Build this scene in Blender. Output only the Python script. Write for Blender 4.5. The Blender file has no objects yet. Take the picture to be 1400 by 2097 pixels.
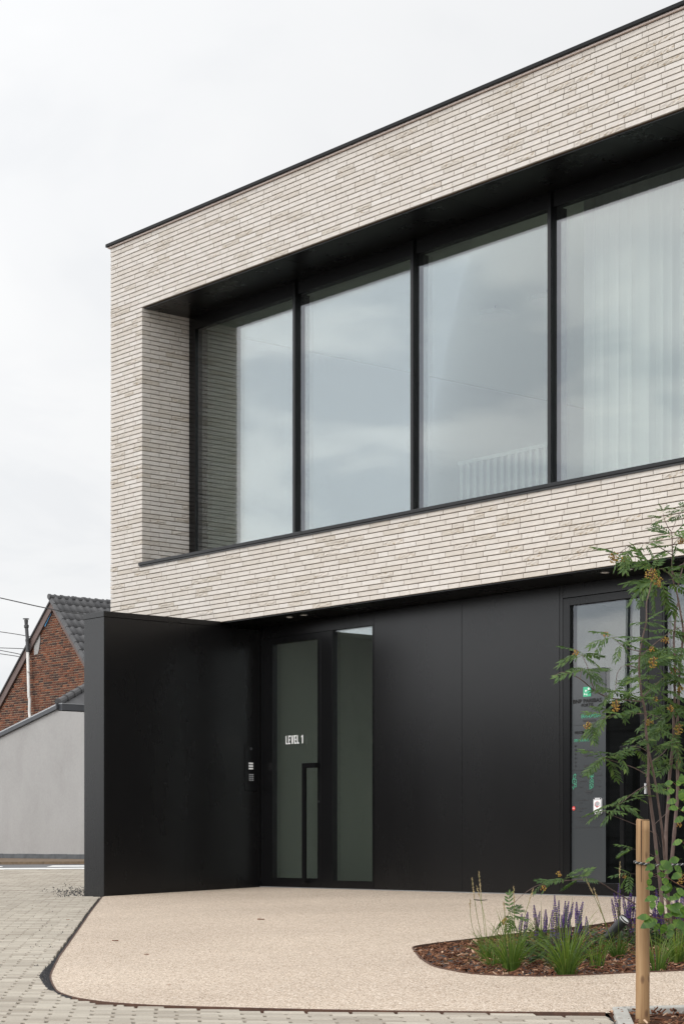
import bpy, bmesh, math, random
from mathutils import Vector, Matrix
from mathutils.geometry import tessellate_polygon

R = math.radians
SC = bpy.context.scene
COL = SC.collection

# ------------------------------------------------------------------ camera, sky, sun, exposure
F, HOR, PCX = 4030.0, 1727.0, 700.0                # focal length, horizon and centre in photo pixels
CAM = Vector((18.846, -12.370, 0.476))
FWD = Vector((-0.7662, 0.6426, 0.0))
RGT = Vector((0.6426, 0.7662, 0.0))
UP = Vector((0, 0, 1))
cd = bpy.data.cameras.new('camera')
cam = bpy.data.objects.new('camera', cd)
COL.objects.link(cam)
cam.location = CAM
cam.rotation_euler = (R(90), 0, math.atan2(0.7662, 0.6426))
cd.sensor_fit = 'HORIZONTAL'
cd.sensor_width = 36.0
cd.lens = 36.0 * F / 1400.0
cd.shift_y = 678.5 / 1400.0
cd.clip_start = 0.1
cd.clip_end = 2000.0
SC.camera = cam

SUN_EL, SUN_AZ = R(42), R(183)                      # azimuth clockwise from +Y
W = bpy.data.worlds.new('World')
SC.world = W
W.use_nodes = True
nt = W.node_tree
for n in list(nt.nodes):
    nt.nodes.remove(n)


def N(tree, kind, **kw):
    n = tree.nodes.new(kind)
    for k, v in kw.items():
        if k.startswith('i_'):
            n.inputs[k[2:].replace('_', ' ')].default_value = v
        else:
            setattr(n, k, v)
    return n


def math_node(t, op, a, b=None, clamp=False):
    n = t.nodes.new('ShaderNodeMath')
    n.operation = op
    n.use_clamp = clamp
    for i, v in enumerate((a, b)):
        if v is None:
            continue
        if isinstance(v, (int, float)):
            n.inputs[i].default_value = v
        else:
            t.links.new(v, n.inputs[i])
    return n.outputs[0]


def ramp(t, fac, stops, interp='LINEAR'):
    n = t.nodes.new('ShaderNodeValToRGB')
    n.color_ramp.interpolation = interp
    els = n.color_ramp.elements
    while len(els) < len(stops):
        els.new(0.5)
    for e, (p, c) in zip(els, stops):
        e.position = p
        e.color = (c, c, c, 1) if isinstance(c, (int, float)) else (c[0], c[1], c[2], 1)
    t.links.new(fac, n.inputs[0])
    return n.outputs[0]


def mixc(t, fac, a, b, mode='MIX'):
    n = t.nodes.new('ShaderNodeMix')
    n.data_type = 'RGBA'
    n.blend_type = mode
    for i, v in ((0, fac), (6, a), (7, b)):
        if isinstance(v, (int, float)):
            n.inputs[i].default_value = v
        elif isinstance(v, tuple):
            n.inputs[i].default_value = (v[0], v[1], v[2], 1)
        else:
            t.links.new(v, n.inputs[i])
    return n.outputs[2]


sky = N(nt, 'ShaderNodeTexSky', sky_type='NISHITA', sun_disc=False, sun_elevation=SUN_EL, sun_rotation=SUN_AZ)
tc = N(nt, 'ShaderNodeTexCoord')
sep = N(nt, 'ShaderNodeSeparateXYZ')
nt.links.new(tc.outputs['Generated'], sep.inputs[0])
zc = math_node(nt, 'MAXIMUM', sep.outputs[2], 0.0)
den = math_node(nt, 'ADD', zc, 0.16)
cmb = N(nt, 'ShaderNodeCombineXYZ')
nt.links.new(math_node(nt, 'DIVIDE', sep.outputs[0], den), cmb.inputs[0])
nt.links.new(math_node(nt, 'DIVIDE', sep.outputs[1], den), cmb.inputs[1])
nz = N(nt, 'ShaderNodeTexNoise', i_Scale=2.1, i_Detail=5.0, i_Roughness=0.5, i_Distortion=0.4)
nt.links.new(cmb.outputs[0], nz.inputs['Vector'])
cloud = ramp(nt, nz.outputs['Fac'], [(0.39, (0.60, 0.645, 0.715)), (0.50, (0.92, 0.935, 0.96)), (0.61, (1.16, 1.15, 1.13))], 'EASE')
# overcast with the veiled sun side brighter: smooth rise from behind the building to behind the camera
sunh = N(nt, 'ShaderNodeVectorMath', operation='DOT_PRODUCT')
nt.links.new(tc.outputs['Generated'], sunh.inputs[0])
sunh.inputs[1].default_value = (math.sin(SUN_AZ), math.cos(SUN_AZ), 0.0)
side = math_node(nt, 'POWER', math_node(nt, 'MULTIPLY', math_node(nt, 'MAXIMUM', math_node(nt, 'ADD', sunh.outputs['Value'], 0.8), 0.0), 0.556), 1.4)
lumz = math_node(nt, 'ADD', 0.85, math_node(nt, 'ADD', math_node(nt, 'MULTIPLY', side, 1.42), math_node(nt, 'MULTIPLY', math_node(nt, 'POWER', zc, 1.5), 0.35)))
cloud = mixc(nt, math_node(nt, 'ADD', 0.06, math_node(nt, 'MULTIPLY', side, 0.85), True), (0.955, 0.96, 0.965), cloud)
over = mixc(nt, 1.0, cloud, lumz, 'MULTIPLY')
bg1 = N(nt, 'ShaderNodeBackground', i_Strength=0.10)
nt.links.new(sky.outputs[0], bg1.inputs['Color'])
bg2 = N(nt, 'ShaderNodeBackground', i_Strength=0.98)
nt.links.new(over, bg2.inputs['Color'])
mixs = N(nt, 'ShaderNodeMixShader', i_Fac=0.95)
nt.links.new(bg1.outputs[0], mixs.inputs[1])
nt.links.new(bg2.outputs[0], mixs.inputs[2])
wo = N(nt, 'ShaderNodeOutputWorld')
nt.links.new(mixs.outputs[0], wo.inputs['Surface'])

sl = bpy.data.lights.new('sun', 'SUN')
sl.energy = 1.2
sl.angle = R(40)
sl.color = (1.0, 0.965, 0.91)
sun = bpy.data.objects.new('sun', sl)
COL.objects.link(sun)
sdir = Vector((math.sin(SUN_AZ) * math.cos(SUN_EL), math.cos(SUN_AZ) * math.cos(SUN_EL), math.sin(SUN_EL)))
sun.rotation_euler = sdir.to_track_quat('Z', 'Y').to_euler()
sun.location = (0, -20, 20)

SC.view_settings.view_transform = 'Standard'
SC.view_settings.look = 'None'
SC.view_settings.exposure = 0.0
SC.view_settings.gamma = 1.0
SC.view_settings.use_curve_mapping = False
SC.cycles.max_bounces = 10
SC.cycles.transparent_max_bounces = 16

# ------------------------------------------------------------------ helpers
SLOPE = 0.0327


def gz(y):
    """height of the gently draining ground at world y (level threshold at y = 0.533)"""
    y = max(-14.0, min(7.0, y))
    return SLOPE * (y - 0.533)


def at(px, py, t):
    """the world point seen at photo pixel px, py at depth t"""
    return CAM + t * FWD + t * (px - PCX) / F * RGT + t * (HOR - py) / F * UP


def on_ground(px, py):
    d = FWD + (px - PCX) / F * RGT + (HOR - py) / F * UP
    t = (SLOPE * (CAM.y - 0.533) - CAM.z) / (d.z - SLOPE * d.y)
    return CAM + t * d


def proj(p):
    v = Vector(p) - CAM
    t = v.dot(FWD)
    if t < 0.3:
        return (-9999, -9999, t)
    return (PCX + F * v.dot(RGT) / t, HOR - F * v.z / t, t)


class MB:
    """collects faces and builds them as one mesh object"""

    def __init__(self):
        self.v, self.f, self.t, self.r, self.m = [], [], [], [], []

    def face(self, pts, tint=0.5, rough=0.0, mi=0):
        b = len(self.v)
        self.v += [tuple(p) for p in pts]
        self.f.append(tuple(range(b, b + len(pts))))
        self.t.append(tint)
        self.r.append(rough)
        self.m.append(mi)

    def mesh(self, verts, faces, tint=0.5, rough=0.0, M=None, mi=0):
        b = len(self.v)
        if M is not None:
            verts = [tuple(M @ Vector(q)) for q in verts]
        self.v += [tuple(q) for q in verts]
        for f in faces:
            self.f.append(tuple(b + i for i in f))
            self.t.append(tint)
            self.r.append(rough)
            self.m.append(mi)

    def box(self, x0, x1, y0, y1, z0, z1, tint=0.5, M=None, mi=0):
        x0, x1 = min(x0, x1), max(x0, x1)
        y0, y1 = min(y0, y1), max(y0, y1)
        z0, z1 = min(z0, z1), max(z0, z1)
        vs = [(x0, y0, z0), (x1, y0, z0), (x1, y1, z0), (x0, y1, z0), (x0, y0, z1), (x1, y0, z1), (x1, y1, z1), (x0, y1, z1)]
        fs = [(0, 3, 2, 1), (4, 5, 6, 7), (0, 1, 5, 4), (1, 2, 6, 5), (2, 3, 7, 6), (3, 0, 4, 7)]
        self.mesh(vs, fs, tint, 0.0, M, mi)
        return self

    def pane(self, x0, x1, y0, y1, z0, z1):
        """a sealed glass unit: clear faces front and back, dark spacer round the edge"""
        self.box(x0, x1, y0, y1, z0, z1)
        for i in (-6, -5, -3, -1):
            self.m[i] = 1
        return self

    def tube(self, pts, radii, n=6, tint=0.5, caps=True, mi=0):
        pts = [Vector(p) for p in pts]
        if isinstance(radii, (int, float)):
            radii = [radii] * len(pts)
        b = len(self.v)
        up = Vector((0.3, 0.2, 1)).normalized()
        for i, p in enumerate(pts):
            d = (pts[min(i + 1, len(pts) - 1)] - pts[max(i - 1, 0)])
            d = d.normalized() if d.length > 1e-9 else Vector((0, 0, 1))
            a = d.cross(up)
            if a.length < 0.05:
                a = d.cross(Vector((1, 0, 0)))
            a.normalize()
            c = d.cross(a)
            for k in range(n):
                w = 2 * math.pi * k / n
                self.v.append(tuple(p + radii[i] * (math.cos(w) * a + math.sin(w) * c)))
        for i in range(len(pts) - 1):
            for k in range(n):
                k2 = (k + 1) % n
                self.f.append((b + i * n + k, b + i * n + k2, b + (i + 1) * n + k2, b + (i + 1) * n + k))
                self.t.append(tint); self.r.append(0.0); self.m.append(mi)
        if caps:
            for off in (0, (len(pts) - 1) * n):
                self.f.append(tuple(b + off + k for k in range(n)))
                self.t.append(tint); self.r.append(0.0); self.m.append(mi)
        return self

    def prism(self, poly, z0, z1, tint=0.5):
        """vertical prism over a 2-D polygon; z0, z1 are numbers or functions of (x, y)"""
        f0 = z0 if callable(z0) else (lambda x, y: z0)
        f1 = z1 if callable(z1) else (lambda x, y: z1)
        n = len(poly)
        vs = [(x, y, f0(x, y)) for x, y in poly] + [(x, y, f1(x, y)) for x, y in poly]
        fs = [tuple(range(n - 1, -1, -1)), tuple(range(n, 2 * n))] + [(i, (i + 1) % n, n + (i + 1) % n, n + i) for i in range(n)]
        self.mesh(vs, fs, tint)
        return self

    def data(self, name, mats):
        me = bpy.data.meshes.new(name)
        me.from_pydata(self.v, [], self.f)
        for mm in (mats if isinstance(mats, (list, tuple)) else [mats]):
            me.materials.append(mm)
        a = me.attributes.new('tint', 'FLOAT', 'FACE')
        a.data.foreach_set('value', self.t)
        a = me.attributes.new('coarse', 'FLOAT', 'FACE')
        a.data.foreach_set('value', self.r)
        if any(self.m):
            me.polygons.foreach_set('material_index', self.m)
        me.update()
        return me

    def build(self, name, mats, parent=None, smooth=False, bevel=0.0, **tags):
        me = self.data(name, mats)
        if bevel:
            bm = bmesh.new()
            bm.from_mesh(me)
            bmesh.ops.remove_doubles(bm, verts=bm.verts, dist=1e-5)
            bmesh.ops.recalc_face_normals(bm, faces=bm.faces)
            es = [e for e in bm.edges if len(e.link_faces) == 2 and e.calc_face_angle(0) > R(40)]
            bmesh.ops.bevel(bm, geom=es, offset=bevel, segments=2, profile=0.5, affect='EDGES', clamp_overlap=True)
            bm.to_mesh(me)
            bm.free()
        if smooth:
            me.polygons.foreach_set('use_smooth', [True] * len(me.polygons))
        return link(name, me, parent, **tags)


def link(name, me, parent=None, mat=None, **tags):
    o = bpy.data.objects.new(name, me)
    COL.objects.link(o)
    w = mat if mat is not None else Matrix.Identity(4)
    if parent is not None:
        o.parent = parent
        w = world_of(parent).inverted() @ w
    o.matrix_basis = w
    tag(o, **tags)
    return o


def world_of(o):
    m = o.matrix_basis.copy()
    while o.parent is not None:
        o = o.parent
        m = o.matrix_basis @ m
    return m


def tag(o, label=None, cat=None, group=None, kind=None):
    if label: o['label'] = label
    if cat: o['category'] = cat
    if group: o['group'] = group
    if kind: o['kind'] = kind


def thing(name, loc, label, cat, group=None):
    o = bpy.data.objects.new(name, None)
    COL.objects.link(o)
    o.location = loc
    o.empty_display_size = 0.1
    tag(o, label, cat, group)
    return o


def flat(pts, holes=(), z=lambda x, y: 0.0):
    """a triangulated sheet with holes"""
    loops = [[Vector((x, y, 0)) for x, y in pts]] + [[Vector((x, y, 0)) for x, y in h] for h in holes]
    tris = tessellate_polygon(loops)
    allp = [p for l in loops for p in l]
    m = MB()
    vs = [(p.x, p.y, z(p.x, p.y)) for p in allp]
    fs = []
    for a, b, c in tris:
        n = (Vector(vs[b]) - Vector(vs[a])).cross(Vector(vs[c]) - Vector(vs[a]))
        fs.append((a, b, c) if n.z > 0 else (a, c, b))
    m.mesh(vs, fs)
    return m


def inside(x, y, poly):
    r = False
    j = len(poly) - 1
    for i in range(len(poly)):
        xi, yi = poly[i]
        xj, yj = poly[j]
        if (yi > y) != (yj > y) and x < (xj - xi) * (y - yi) / (yj - yi) + xi:
            r = not r
        j = i
    return r


def smooth_poly(pts, n=4):
    """Catmull-Rom through an open list of points"""
    out = []
    P = [Vector(p) for p in pts]
    for i in range(len(P) - 1):
        p0, p1, p2, p3 = P[max(i - 1, 0)], P[i], P[i + 1], P[min(i + 2, len(P) - 1)]
        for k in range(n):
            t = k / n
            out.append(0.5 * ((2 * p1) + (p2 - p0) * t + (2 * p0 - 5 * p1 + 4 * p2 - p3) * t * t + (3 * p1 - p0 - 3 * p2 + p3) * t ** 3))
    out.append(P[-1])
    return out


# ------------------------------------------------------------------ materials
def mat(name):
    m = bpy.data.materials.new(name)
    m.use_nodes = True
    t = m.node_tree
    b = t.nodes['Principled BSDF']
    return m, t, b


def obj_noise(t, scale, detail=3.0, rough=0.55, stretch=None, dist=0.0):
    c = t.nodes.new('ShaderNodeTexCoord')
    out = c.outputs['Object']
    if stretch:
        mp = t.nodes.new('ShaderNodeMapping')
        mp.inputs['Scale'].default_value = stretch
        t.links.new(out, mp.inputs['Vector'])
        out = mp.outputs[0]
    n = t.nodes.new('ShaderNodeTexNoise')
    n.inputs['Scale'].default_value = scale
    n.inputs['Detail'].default_value = detail
    n.inputs['Roughness'].default_value = rough
    n.inputs['Distortion'].default_value = dist
    t.links.new(out, n.inputs['Vector'])
    return n.outputs['Fac']


def attr(t, name):
    a = t.nodes.new('ShaderNodeAttribute')
    a.attribute_name = name
    return a.outputs['Fac']


def bump(t, b, h, strength, dist=0.01):
    n = t.nodes.new('ShaderNodeBump')
    n.inputs['Strength'].default_value = strength
    n.inputs['Distance'].default_value = dist
    t.links.new(h, n.inputs['Height'])
    t.links.new(n.outputs[0], b.inputs['Normal'])


def plain(name, col, rough=0.5, spec=0.5, metal=0.0, var=0.0, vscale=8.0, bmp=0.0, bscale=60.0, stretch=None):
    m, t, b = mat(name)
    b.inputs['Roughness'].default_value = rough
    b.inputs['Specular IOR Level'].default_value = spec
    b.inputs['Metallic'].default_value = metal
    if var:
        n = obj_noise(t, vscale, 4, 0.6, stretch)
        c = ramp(t, n, [(0.3, tuple(k * (1 - var) for k in col)), (0.7, tuple(k * (1 + var) for k in col))])
        t.links.new(c, b.inputs['Base Color'])
    else:
        b.inputs['Base Color'].default_value = (*col, 1)
    if bmp:
        bump(t, b, obj_noise(t, bscale, 3), bmp)
    return m


def brick_material(name, lo, mid, hi, pit, dirt=0.06):
    m, t, b = mat(name)
    ti = attr(t, 'tint')
    ro = attr(t, 'coarse')
    base = ramp(t, ti, [(0.0, lo), (0.5, mid), (1.0, hi)])
    n1 = obj_noise(t, 9.0, 4, 0.6, (1, 1, 2.5))
    base = mixc(t, 1.0, base, ramp(t, n1, [(0.3, 1 - dirt * 1.6), (0.7, 1 + dirt)]), 'MULTIPLY')
    n2 = obj_noise(t, 160.0, 2, 0.5)
    base = mixc(t, 1.0, base, ramp(t, n2, [(0.35, 0.94), (0.65, 1.04)]), 'MULTIPLY')
    n3 = obj_noise(t, 42.0, 4, 0.7, (0.55, 1, 1.2), 0.6)
    pitf = math_node(t, 'MULTIPLY', ro, ramp(t, n3, [(0.56, 0.0), (0.64, 0.85)]))
    base = mixc(t, pitf, base, pit)
    t.links.new(base, b.inputs['Base Color'])
    b.inputs['Roughness'].default_value = 0.9
    b.inputs['Specular IOR Level'].default_value = 0.25
    h = math_node(t, 'ADD', math_node(t, 'MULTIPLY', n2, 0.25), math_node(t, 'MULTIPLY', math_node(t, 'MULTIPLY', n3, ro), -2.0))
    bump(t, b, h, 0.35, 0.006)
    return m


M_BRICK = brick_material('pale_brick', (0.50, 0.45, 0.385), (0.60, 0.553, 0.50), (0.66, 0.62, 0.575), (0.36, 0.28, 0.19))
M_JOINT = plain('brick_joint', (0.21, 0.15, 0.105), 0.95, 0.1, var=0.25, vscale=5)
M_BLACK = None


def black_metal(name, col, rough, var=0.015, spec=0.5):
    m, t, b = mat(name)
    n = obj_noise(t, 1.6, 4, 0.6)
    c = ramp(t, n, [(0.3, tuple(k * 0.9 for k in col)), (0.7, tuple(k * 1.12 for k in col))])
    t.links.new(c, b.inputs['Base Color'])
    r = ramp(t, obj_noise(t, 3.0, 5, 0.6, (1, 1, 0.3)), [(0.3, rough - var), (0.7, rough + var)])
    t.links.new(r, b.inputs['Roughness'])
    b.inputs['Specular IOR Level'].default_value = spec
    return m


M_BLACK = black_metal('black_coated_metal', (0.005, 0.0048, 0.005), 0.27, 0.01, 0.42)
M_FRAME = black_metal('black_frame_metal', (0.005, 0.005, 0.0054), 0.26, 0.015, 0.32)
M_SOFFIT = black_metal('black_soffit_board', (0.005, 0.005, 0.005), 0.28, 0.015, 0.35)
M_COPING = black_metal('black_coping_metal', (0.008, 0.008, 0.0085), 0.4, 0.015, 0.15)
M_SILL = black_metal('grey_black_sill_metal', (0.03, 0.03, 0.031), 0.30)
M_CREAM = plain('cream_drip_trim', (0.62, 0.52, 0.47), 0.6)
M_WHITE = plain('white_paint', (0.8, 0.8, 0.79), 0.5)
M_ROOMWALL = plain('room_wall', (0.55, 0.56, 0.54), 0.9, var=0.02)
M_CEIL = plain('room_ceiling', (0.84, 0.86, 0.82), 0.9, var=0.02)
M_FLOOR = plain('room_floor', (0.50, 0.48, 0.45), 0.6, var=0.1)
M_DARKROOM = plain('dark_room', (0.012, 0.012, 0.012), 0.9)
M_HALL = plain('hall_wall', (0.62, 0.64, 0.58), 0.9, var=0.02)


def glass(name, refl, tint, gcol, wav=0.0):
    m = bpy.data.materials.new(name)
    m.use_nodes = True
    t = m.node_tree
    for n in list(t.nodes):
        t.nodes.remove(n)
    o = t.nodes.new('ShaderNodeOutputMaterial')
    g = t.nodes.new('ShaderNodeBsdfGlossy')
    g.inputs['Roughness'].default_value = 0.0
    g.inputs['Color'].default_value = (*gcol, 1)
    tr = t.nodes.new('ShaderNodeBsdfTransparent')
    tr.inputs['Color'].default_value = (*tint, 1)
    lw = t.nodes.new('ShaderNodeLayerWeight')
    lw.inputs['Blend'].default_value = 0.25
    fac = math_node(t, 'ADD', refl, math_node(t, 'MULTIPLY', lw.outputs['Fresnel'], 0.45), True)
    mx = t.nodes.new('ShaderNodeMixShader')
    t.links.new(fac, mx.inputs[0])
    t.links.new(tr.outputs[0], mx.inputs[1])
    t.links.new(g.outputs[0], mx.inputs[2])
    t.links.new(mx.outputs[0], o.inputs['Surface'])
    if wav:
        bn = t.nodes.new('ShaderNodeBump')
        bn.inputs['Strength'].default_value = wav
        bn.inputs['Distance'].default_value = 0.02
        t.links.new(obj_noise(t, 0.9, 1, 0.3), bn.inputs['Height'])
        t.links.new(bn.outputs[0], g.inputs['Normal'])
    return m


M_SOLAR = glass('solar_control_glass', 0.115, (0.83, 0.875, 0.835), (0.95, 0.96, 1.0), 0.004)
M_CLEAR = glass('door_glass', 0.075, (0.82, 0.85, 0.82), (0.93, 0.95, 0.98), 0.005)

# resin bound gravel
M_RESIN, t, b = mat('resin_bound_gravel')
co = t.nodes.new('ShaderNodeTexCoord')
vo = t.nodes.new('ShaderNodeTexVoronoi')
vo.inputs['Scale'].default_value = 165.0
t.links.new(co.outputs['Object'], vo.inputs['Vector'])
sp = t.nodes.new('ShaderNodeSeparateColor')
t.links.new(vo.outputs['Color'], sp.inputs[0])
stone = ramp(t, sp.outputs[0], [(0.0, (0.07, 0.042, 0.028)), (0.08, (0.27, 0.20, 0.135)), (0.30, (0.445, 0.352, 0.268)), (0.7, (0.545, 0.447, 0.355)), (1.0, (0.78, 0.69, 0.59))])
big = ramp(t, obj_noise(t, 0.55, 4, 0.55), [(0.3, (0.90, 0.89, 0.885)), (0.7, (1.05, 1.05, 1.05))])
stone = mixc(t, 1.0, stone, big, 'MULTIPLY')
stone = mixc(t, 1.0, stone, ramp(t, obj_noise(t, 14.0, 4, 0.6), [(0.3, 0.94), (0.7, 1.05)]), 'MULTIPLY')
t.links.new(stone, b.inputs['Base Color'])
b.inputs['Roughness'].default_value = 0.75
b.inputs['Specular IOR Level'].default_value = 0.35
bump(t, b, math_node(t, 'SUBTRACT', 1.0, vo.outputs['Distance']), 0.5, 0.004)

# concrete pavers
M_PAVER, t, b = mat('concrete_paver')
pc = ramp(t, attr(t, 'tint'), [(0.0, (0.30, 0.26, 0.21)), (0.5, (0.385, 0.343, 0.282)), (1.0, (0.455, 0.41, 0.34))])
pc = mixc(t, 1.0, pc, ramp(t, obj_noise(t, 0.7, 4, 0.6), [(0.3, 0.9), (0.7, 1.06)]), 'MULTIPLY')
pc = mixc(t, 1.0, pc, ramp(t, obj_noise(t, 90.0, 3, 0.7), [(0.3, 0.86), (0.7, 1.08)]), 'MULTIPLY')
t.links.new(pc, b.inputs['Base Color'])
b.inputs['Roughness'].default_value = 0.85
bump(t, b, obj_noise(t, 150.0, 2), 0.25, 0.003)
M_JOINTGRIT = plain('dark_joint_grit', (0.045, 0.045, 0.048), 0.95, var=0.4, vscale=90, bmp=0.6, bscale=160)
M_ASPHALT = plain('asphalt', (0.13, 0.13, 0.132), 0.9, var=0.12, vscale=3, bmp=0.2, bscale=120)
M_GROUND = plain('ground', (0.12, 0.115, 0.10), 0.95, var=0.2, vscale=0.4)
M_ROADPAINT = plain('road_paint', (0.74, 0.74, 0.72), 0.7, var=0.08, vscale=6)
M_KERBBROWN = plain('brown_brick_kerb', (0.15, 0.105, 0.065), 0.9, var=0.3, vscale=12)
M_CONCRETE = plain('concrete_kerb', (0.36, 0.35, 0.32), 0.85, var=0.12, vscale=14, bmp=0.2)
M_CORTEN = plain('rusty_steel_edge', (0.085, 0.042, 0.026), 0.85, var=0.35, vscale=20)
M_MULCHBASE = plain('bark_mulch_bed', (0.06, 0.029, 0.018), 1.0, 0.1, var=0.4, vscale=30, bmp=0.8, bscale=40)
M_STEELGREY = plain('grey_metal_strip', (0.20, 0.20, 0.20), 0.5)

M_CHIP, t, b = mat('bark_chip')
t.links.new(ramp(t, attr(t, 'tint'), [(0.0, (0.032, 0.016, 0.011)), (0.45, (0.15, 0.062, 0.033)), (0.8, (0.27, 0.135, 0.075)), (1.0, (0.52, 0.36, 0.25))]), b.inputs['Base Color'])
b.inputs['Roughness'].default_value = 0.9
b.inputs['Specular IOR Level'].default_value = 0.2


def leafmat(name, stops, trans=0.3, rough=0.5):
    m, t, b = mat(name)
    c = ramp(t, attr(t, 'tint'), stops)
    oi = t.nodes.new('ShaderNodeObjectInfo')
    c = mixc(t, 1.0, c, ramp(t, oi.outputs['Random'], [(0, (0.75, 0.8, 0.75)), (1, (1.25, 1.2, 1.1))]), 'MULTIPLY')
    t.links.new(c, b.inputs['Base Color'])
    b.inputs['Roughness'].default_value = rough
    b.inputs['Specular IOR Level'].default_value = 0.35
    tl = t.nodes.new('ShaderNodeBsdfTranslucent')
    t.links.new(mixc(t, 1.0, c, (1.3, 1.5, 0.6), 'MULTIPLY'), tl.inputs['Color'])
    mx = t.nodes.new('ShaderNodeMixShader')
    mx.inputs[0].default_value = trans
    t.links.new(b.outputs[0], mx.inputs[1])
    t.links.new(tl.outputs[0], mx.inputs[2])
    t.links.new(mx.outputs[0], t.nodes['Material Output'].inputs['Surface'])
    return m


M_ROWANLEAF = leafmat('rowan_leaf', [(0, (0.030, 0.066, 0.022)), (0.5, (0.062, 0.115, 0.036)), (1, (0.13, 0.19, 0.05))], 0.3)
M_LIGHTLEAF = leafmat('light_green_leaf', [(0, (0.035, 0.085, 0.018)), (0.5, (0.065, 0.135, 0.025)), (1, (0.13, 0.21, 0.04))], 0.3)
M_GRASS = leafmat('sedge_blade', [(0, (0.04, 0.075, 0.015)), (0.5, (0.095, 0.155, 0.028)), (0.85, (0.19, 0.235, 0.05)), (1, (0.40, 0.31, 0.13))], 0.3)
M_SAGELEAF = leafmat('sage_leaf', [(0, (0.02, 0.04, 0.016)), (0.5, (0.035, 0.068, 0.026)), (1, (0.07, 0.11, 0.035))], 0.15)
M_BARK, t, b = mat('rowan_bark')
c = ramp(t, obj_noise(t, 40, 4, 0.6, (1, 1, 0.4)), [(0.3, (0.07, 0.042, 0.034)), (0.7, (0.17, 0.115, 0.095))])
t.links.new(c, b.inputs['Base Color'])
b.inputs['Roughness'].default_value = 0.7
M_TWIG = plain('reddish_twig', (0.15, 0.065, 0.035), 0.6, var=0.2, vscale=30)
M_BERRY, t, b = mat('orange_yellow_berry')
t.links.new(ramp(t, attr(t, 'tint'), [(0, (0.22, 0.20, 0.03)), (0.4, (0.38, 0.25, 0.03)), (0.85, (0.33, 0.16, 0.025)), (1, (0.20, 0.07, 0.02))]), b.inputs['Base Color'])
b.inputs['Roughness'].default_value = 0.4
M_PURPLE, t, b = mat('purple_flower')
t.links.new(ramp(t, attr(t, 'tint'), [(0, (0.045, 0.028, 0.024)), (0.3, (0.06, 0.03, 0.045)), (0.4, (0.045, 0.018, 0.10)), (1, (0.125, 0.055, 0.28))]), b.inputs['Base Color'])
b.inputs['Roughness'].default_value = 0.7
M_SEED = plain('straw_seed_head', (0.36, 0.28, 0.15), 0.8, var=0.25, vscale=60)

# post timber
M_POST, t, b = mat('round_timber')
g1 = obj_noise(t, 16.0, 5, 0.6, (3.0, 3.0, 0.12), 0.6)
pc = ramp(t, g1, [(0.25, (0.20, 0.105, 0.045)), (0.5, (0.33, 0.195, 0.09)), (0.75, (0.42, 0.27, 0.14))])
pc = mixc(t, 1.0, pc, ramp(t, obj_noise(t, 6.0, 3, 0.6, (1, 1, 0.5)), [(0.3, 0.82), (0.7, 1.08)]), 'MULTIPLY')
kn = t.nodes.new('ShaderNodeTexVoronoi')
kn.inputs['Scale'].default_value = 9.0
mp = t.nodes.new('ShaderNodeMapping')
mp.inputs['Scale'].default_value = (1.6, 1.6, 0.8)
co = t.nodes.new('ShaderNodeTexCoord')
t.links.new(co.outputs['Object'], mp.inputs[0])
t.links.new(mp.outputs[0], kn.inputs['Vector'])
pc = mixc(t, ramp(t, kn.outputs['Distance'], [(0.0, 1.0), (0.09, 0.75), (0.16, 0.0)]), pc, (0.13, 0.065, 0.03))
t.links.new(pc, b.inputs['Base Color'])
b.inputs['Roughness'].default_value = 0.75
bump(t, b, g1, 0.25, 0.004)
M_CUT = plain('cut_timber_end', (0.45, 0.30, 0.17), 0.8, var=0.15, vscale=40)
M_ROPEB = plain('black_rope', (0.03, 0.03, 0.03), 0.8)
M_ROPEW = plain('white_rope', (0.42, 0.42, 0.41), 0.8)
M_LAMP = plain('dark_aluminium', (0.022, 0.023, 0.024), 0.38)
M_LENS = plain('frosted_lens', (0.62, 0.62, 0.60), 0.25)

M_OLDBRICK = brick_material('old_red_brick', (0.045, 0.028, 0.026), (0.145, 0.055, 0.034), (0.24, 0.085, 0.042), (0.30, 0.24, 0.18), 0.2)
M_OLDMORTAR = plain('old_mortar', (0.36, 0.27, 0.19), 0.95, var=0.25, vscale=6)
M_TILE, t, b = mat('anthracite_roof_tile')
t.links.new(mixc(t, 1.0, ramp(t, attr(t, 'tint'), [(0, (0.055, 0.055, 0.058)), (1, (0.085, 0.084, 0.086))]), ramp(t, obj_noise(t, 5, 4), [(0.3, 0.85), (0.7, 1.15)]), 'MULTIPLY'), b.inputs['Base Color'])
b.inputs['Roughness'].default_value = 0.5
M_BARGE = plain('brown_bargeboard', (0.13, 0.09, 0.08), 0.6, var=0.08, vscale=4)
M_PLASTER, t, b = mat('grey_render_plaster')
c = ramp(t, obj_noise(t, 1.8, 6, 0.65, (1, 1, 0.7), 0.5), [(0.28, (0.295, 0.285, 0.275)), (0.5, (0.325, 0.315, 0.305)), (0.72, (0.345, 0.335, 0.325))])
c = mixc(t, 1.0, c, ramp(t, obj_noise(t, 24, 3, 0.7), [(0.3, 0.95), (0.7, 1.04)]), 'MULTIPLY')
t.links.new(c, b.inputs['Base Color'])
b.inputs['Roughness'].default_value = 0.9
bump(t, b, obj_noise(t, 45, 3), 0.12, 0.004)
M_BLUESTONE = plain('bluestone_plinth', (0.085, 0.09, 0.095), 0.8, var=0.25, vscale=6)
M_ZINC = plain('dark_zinc', (0.065, 0.068, 0.075), 0.45, metal=0.3, var=0.08)
M_ALU = plain('bright_zinc_top', (0.36, 0.37, 0.38), 0.4, metal=0.4)
M_PVC = plain('white_pvc_pipe', (0.62, 0.60, 0.57), 0.5, var=0.06, vscale=3)
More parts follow.
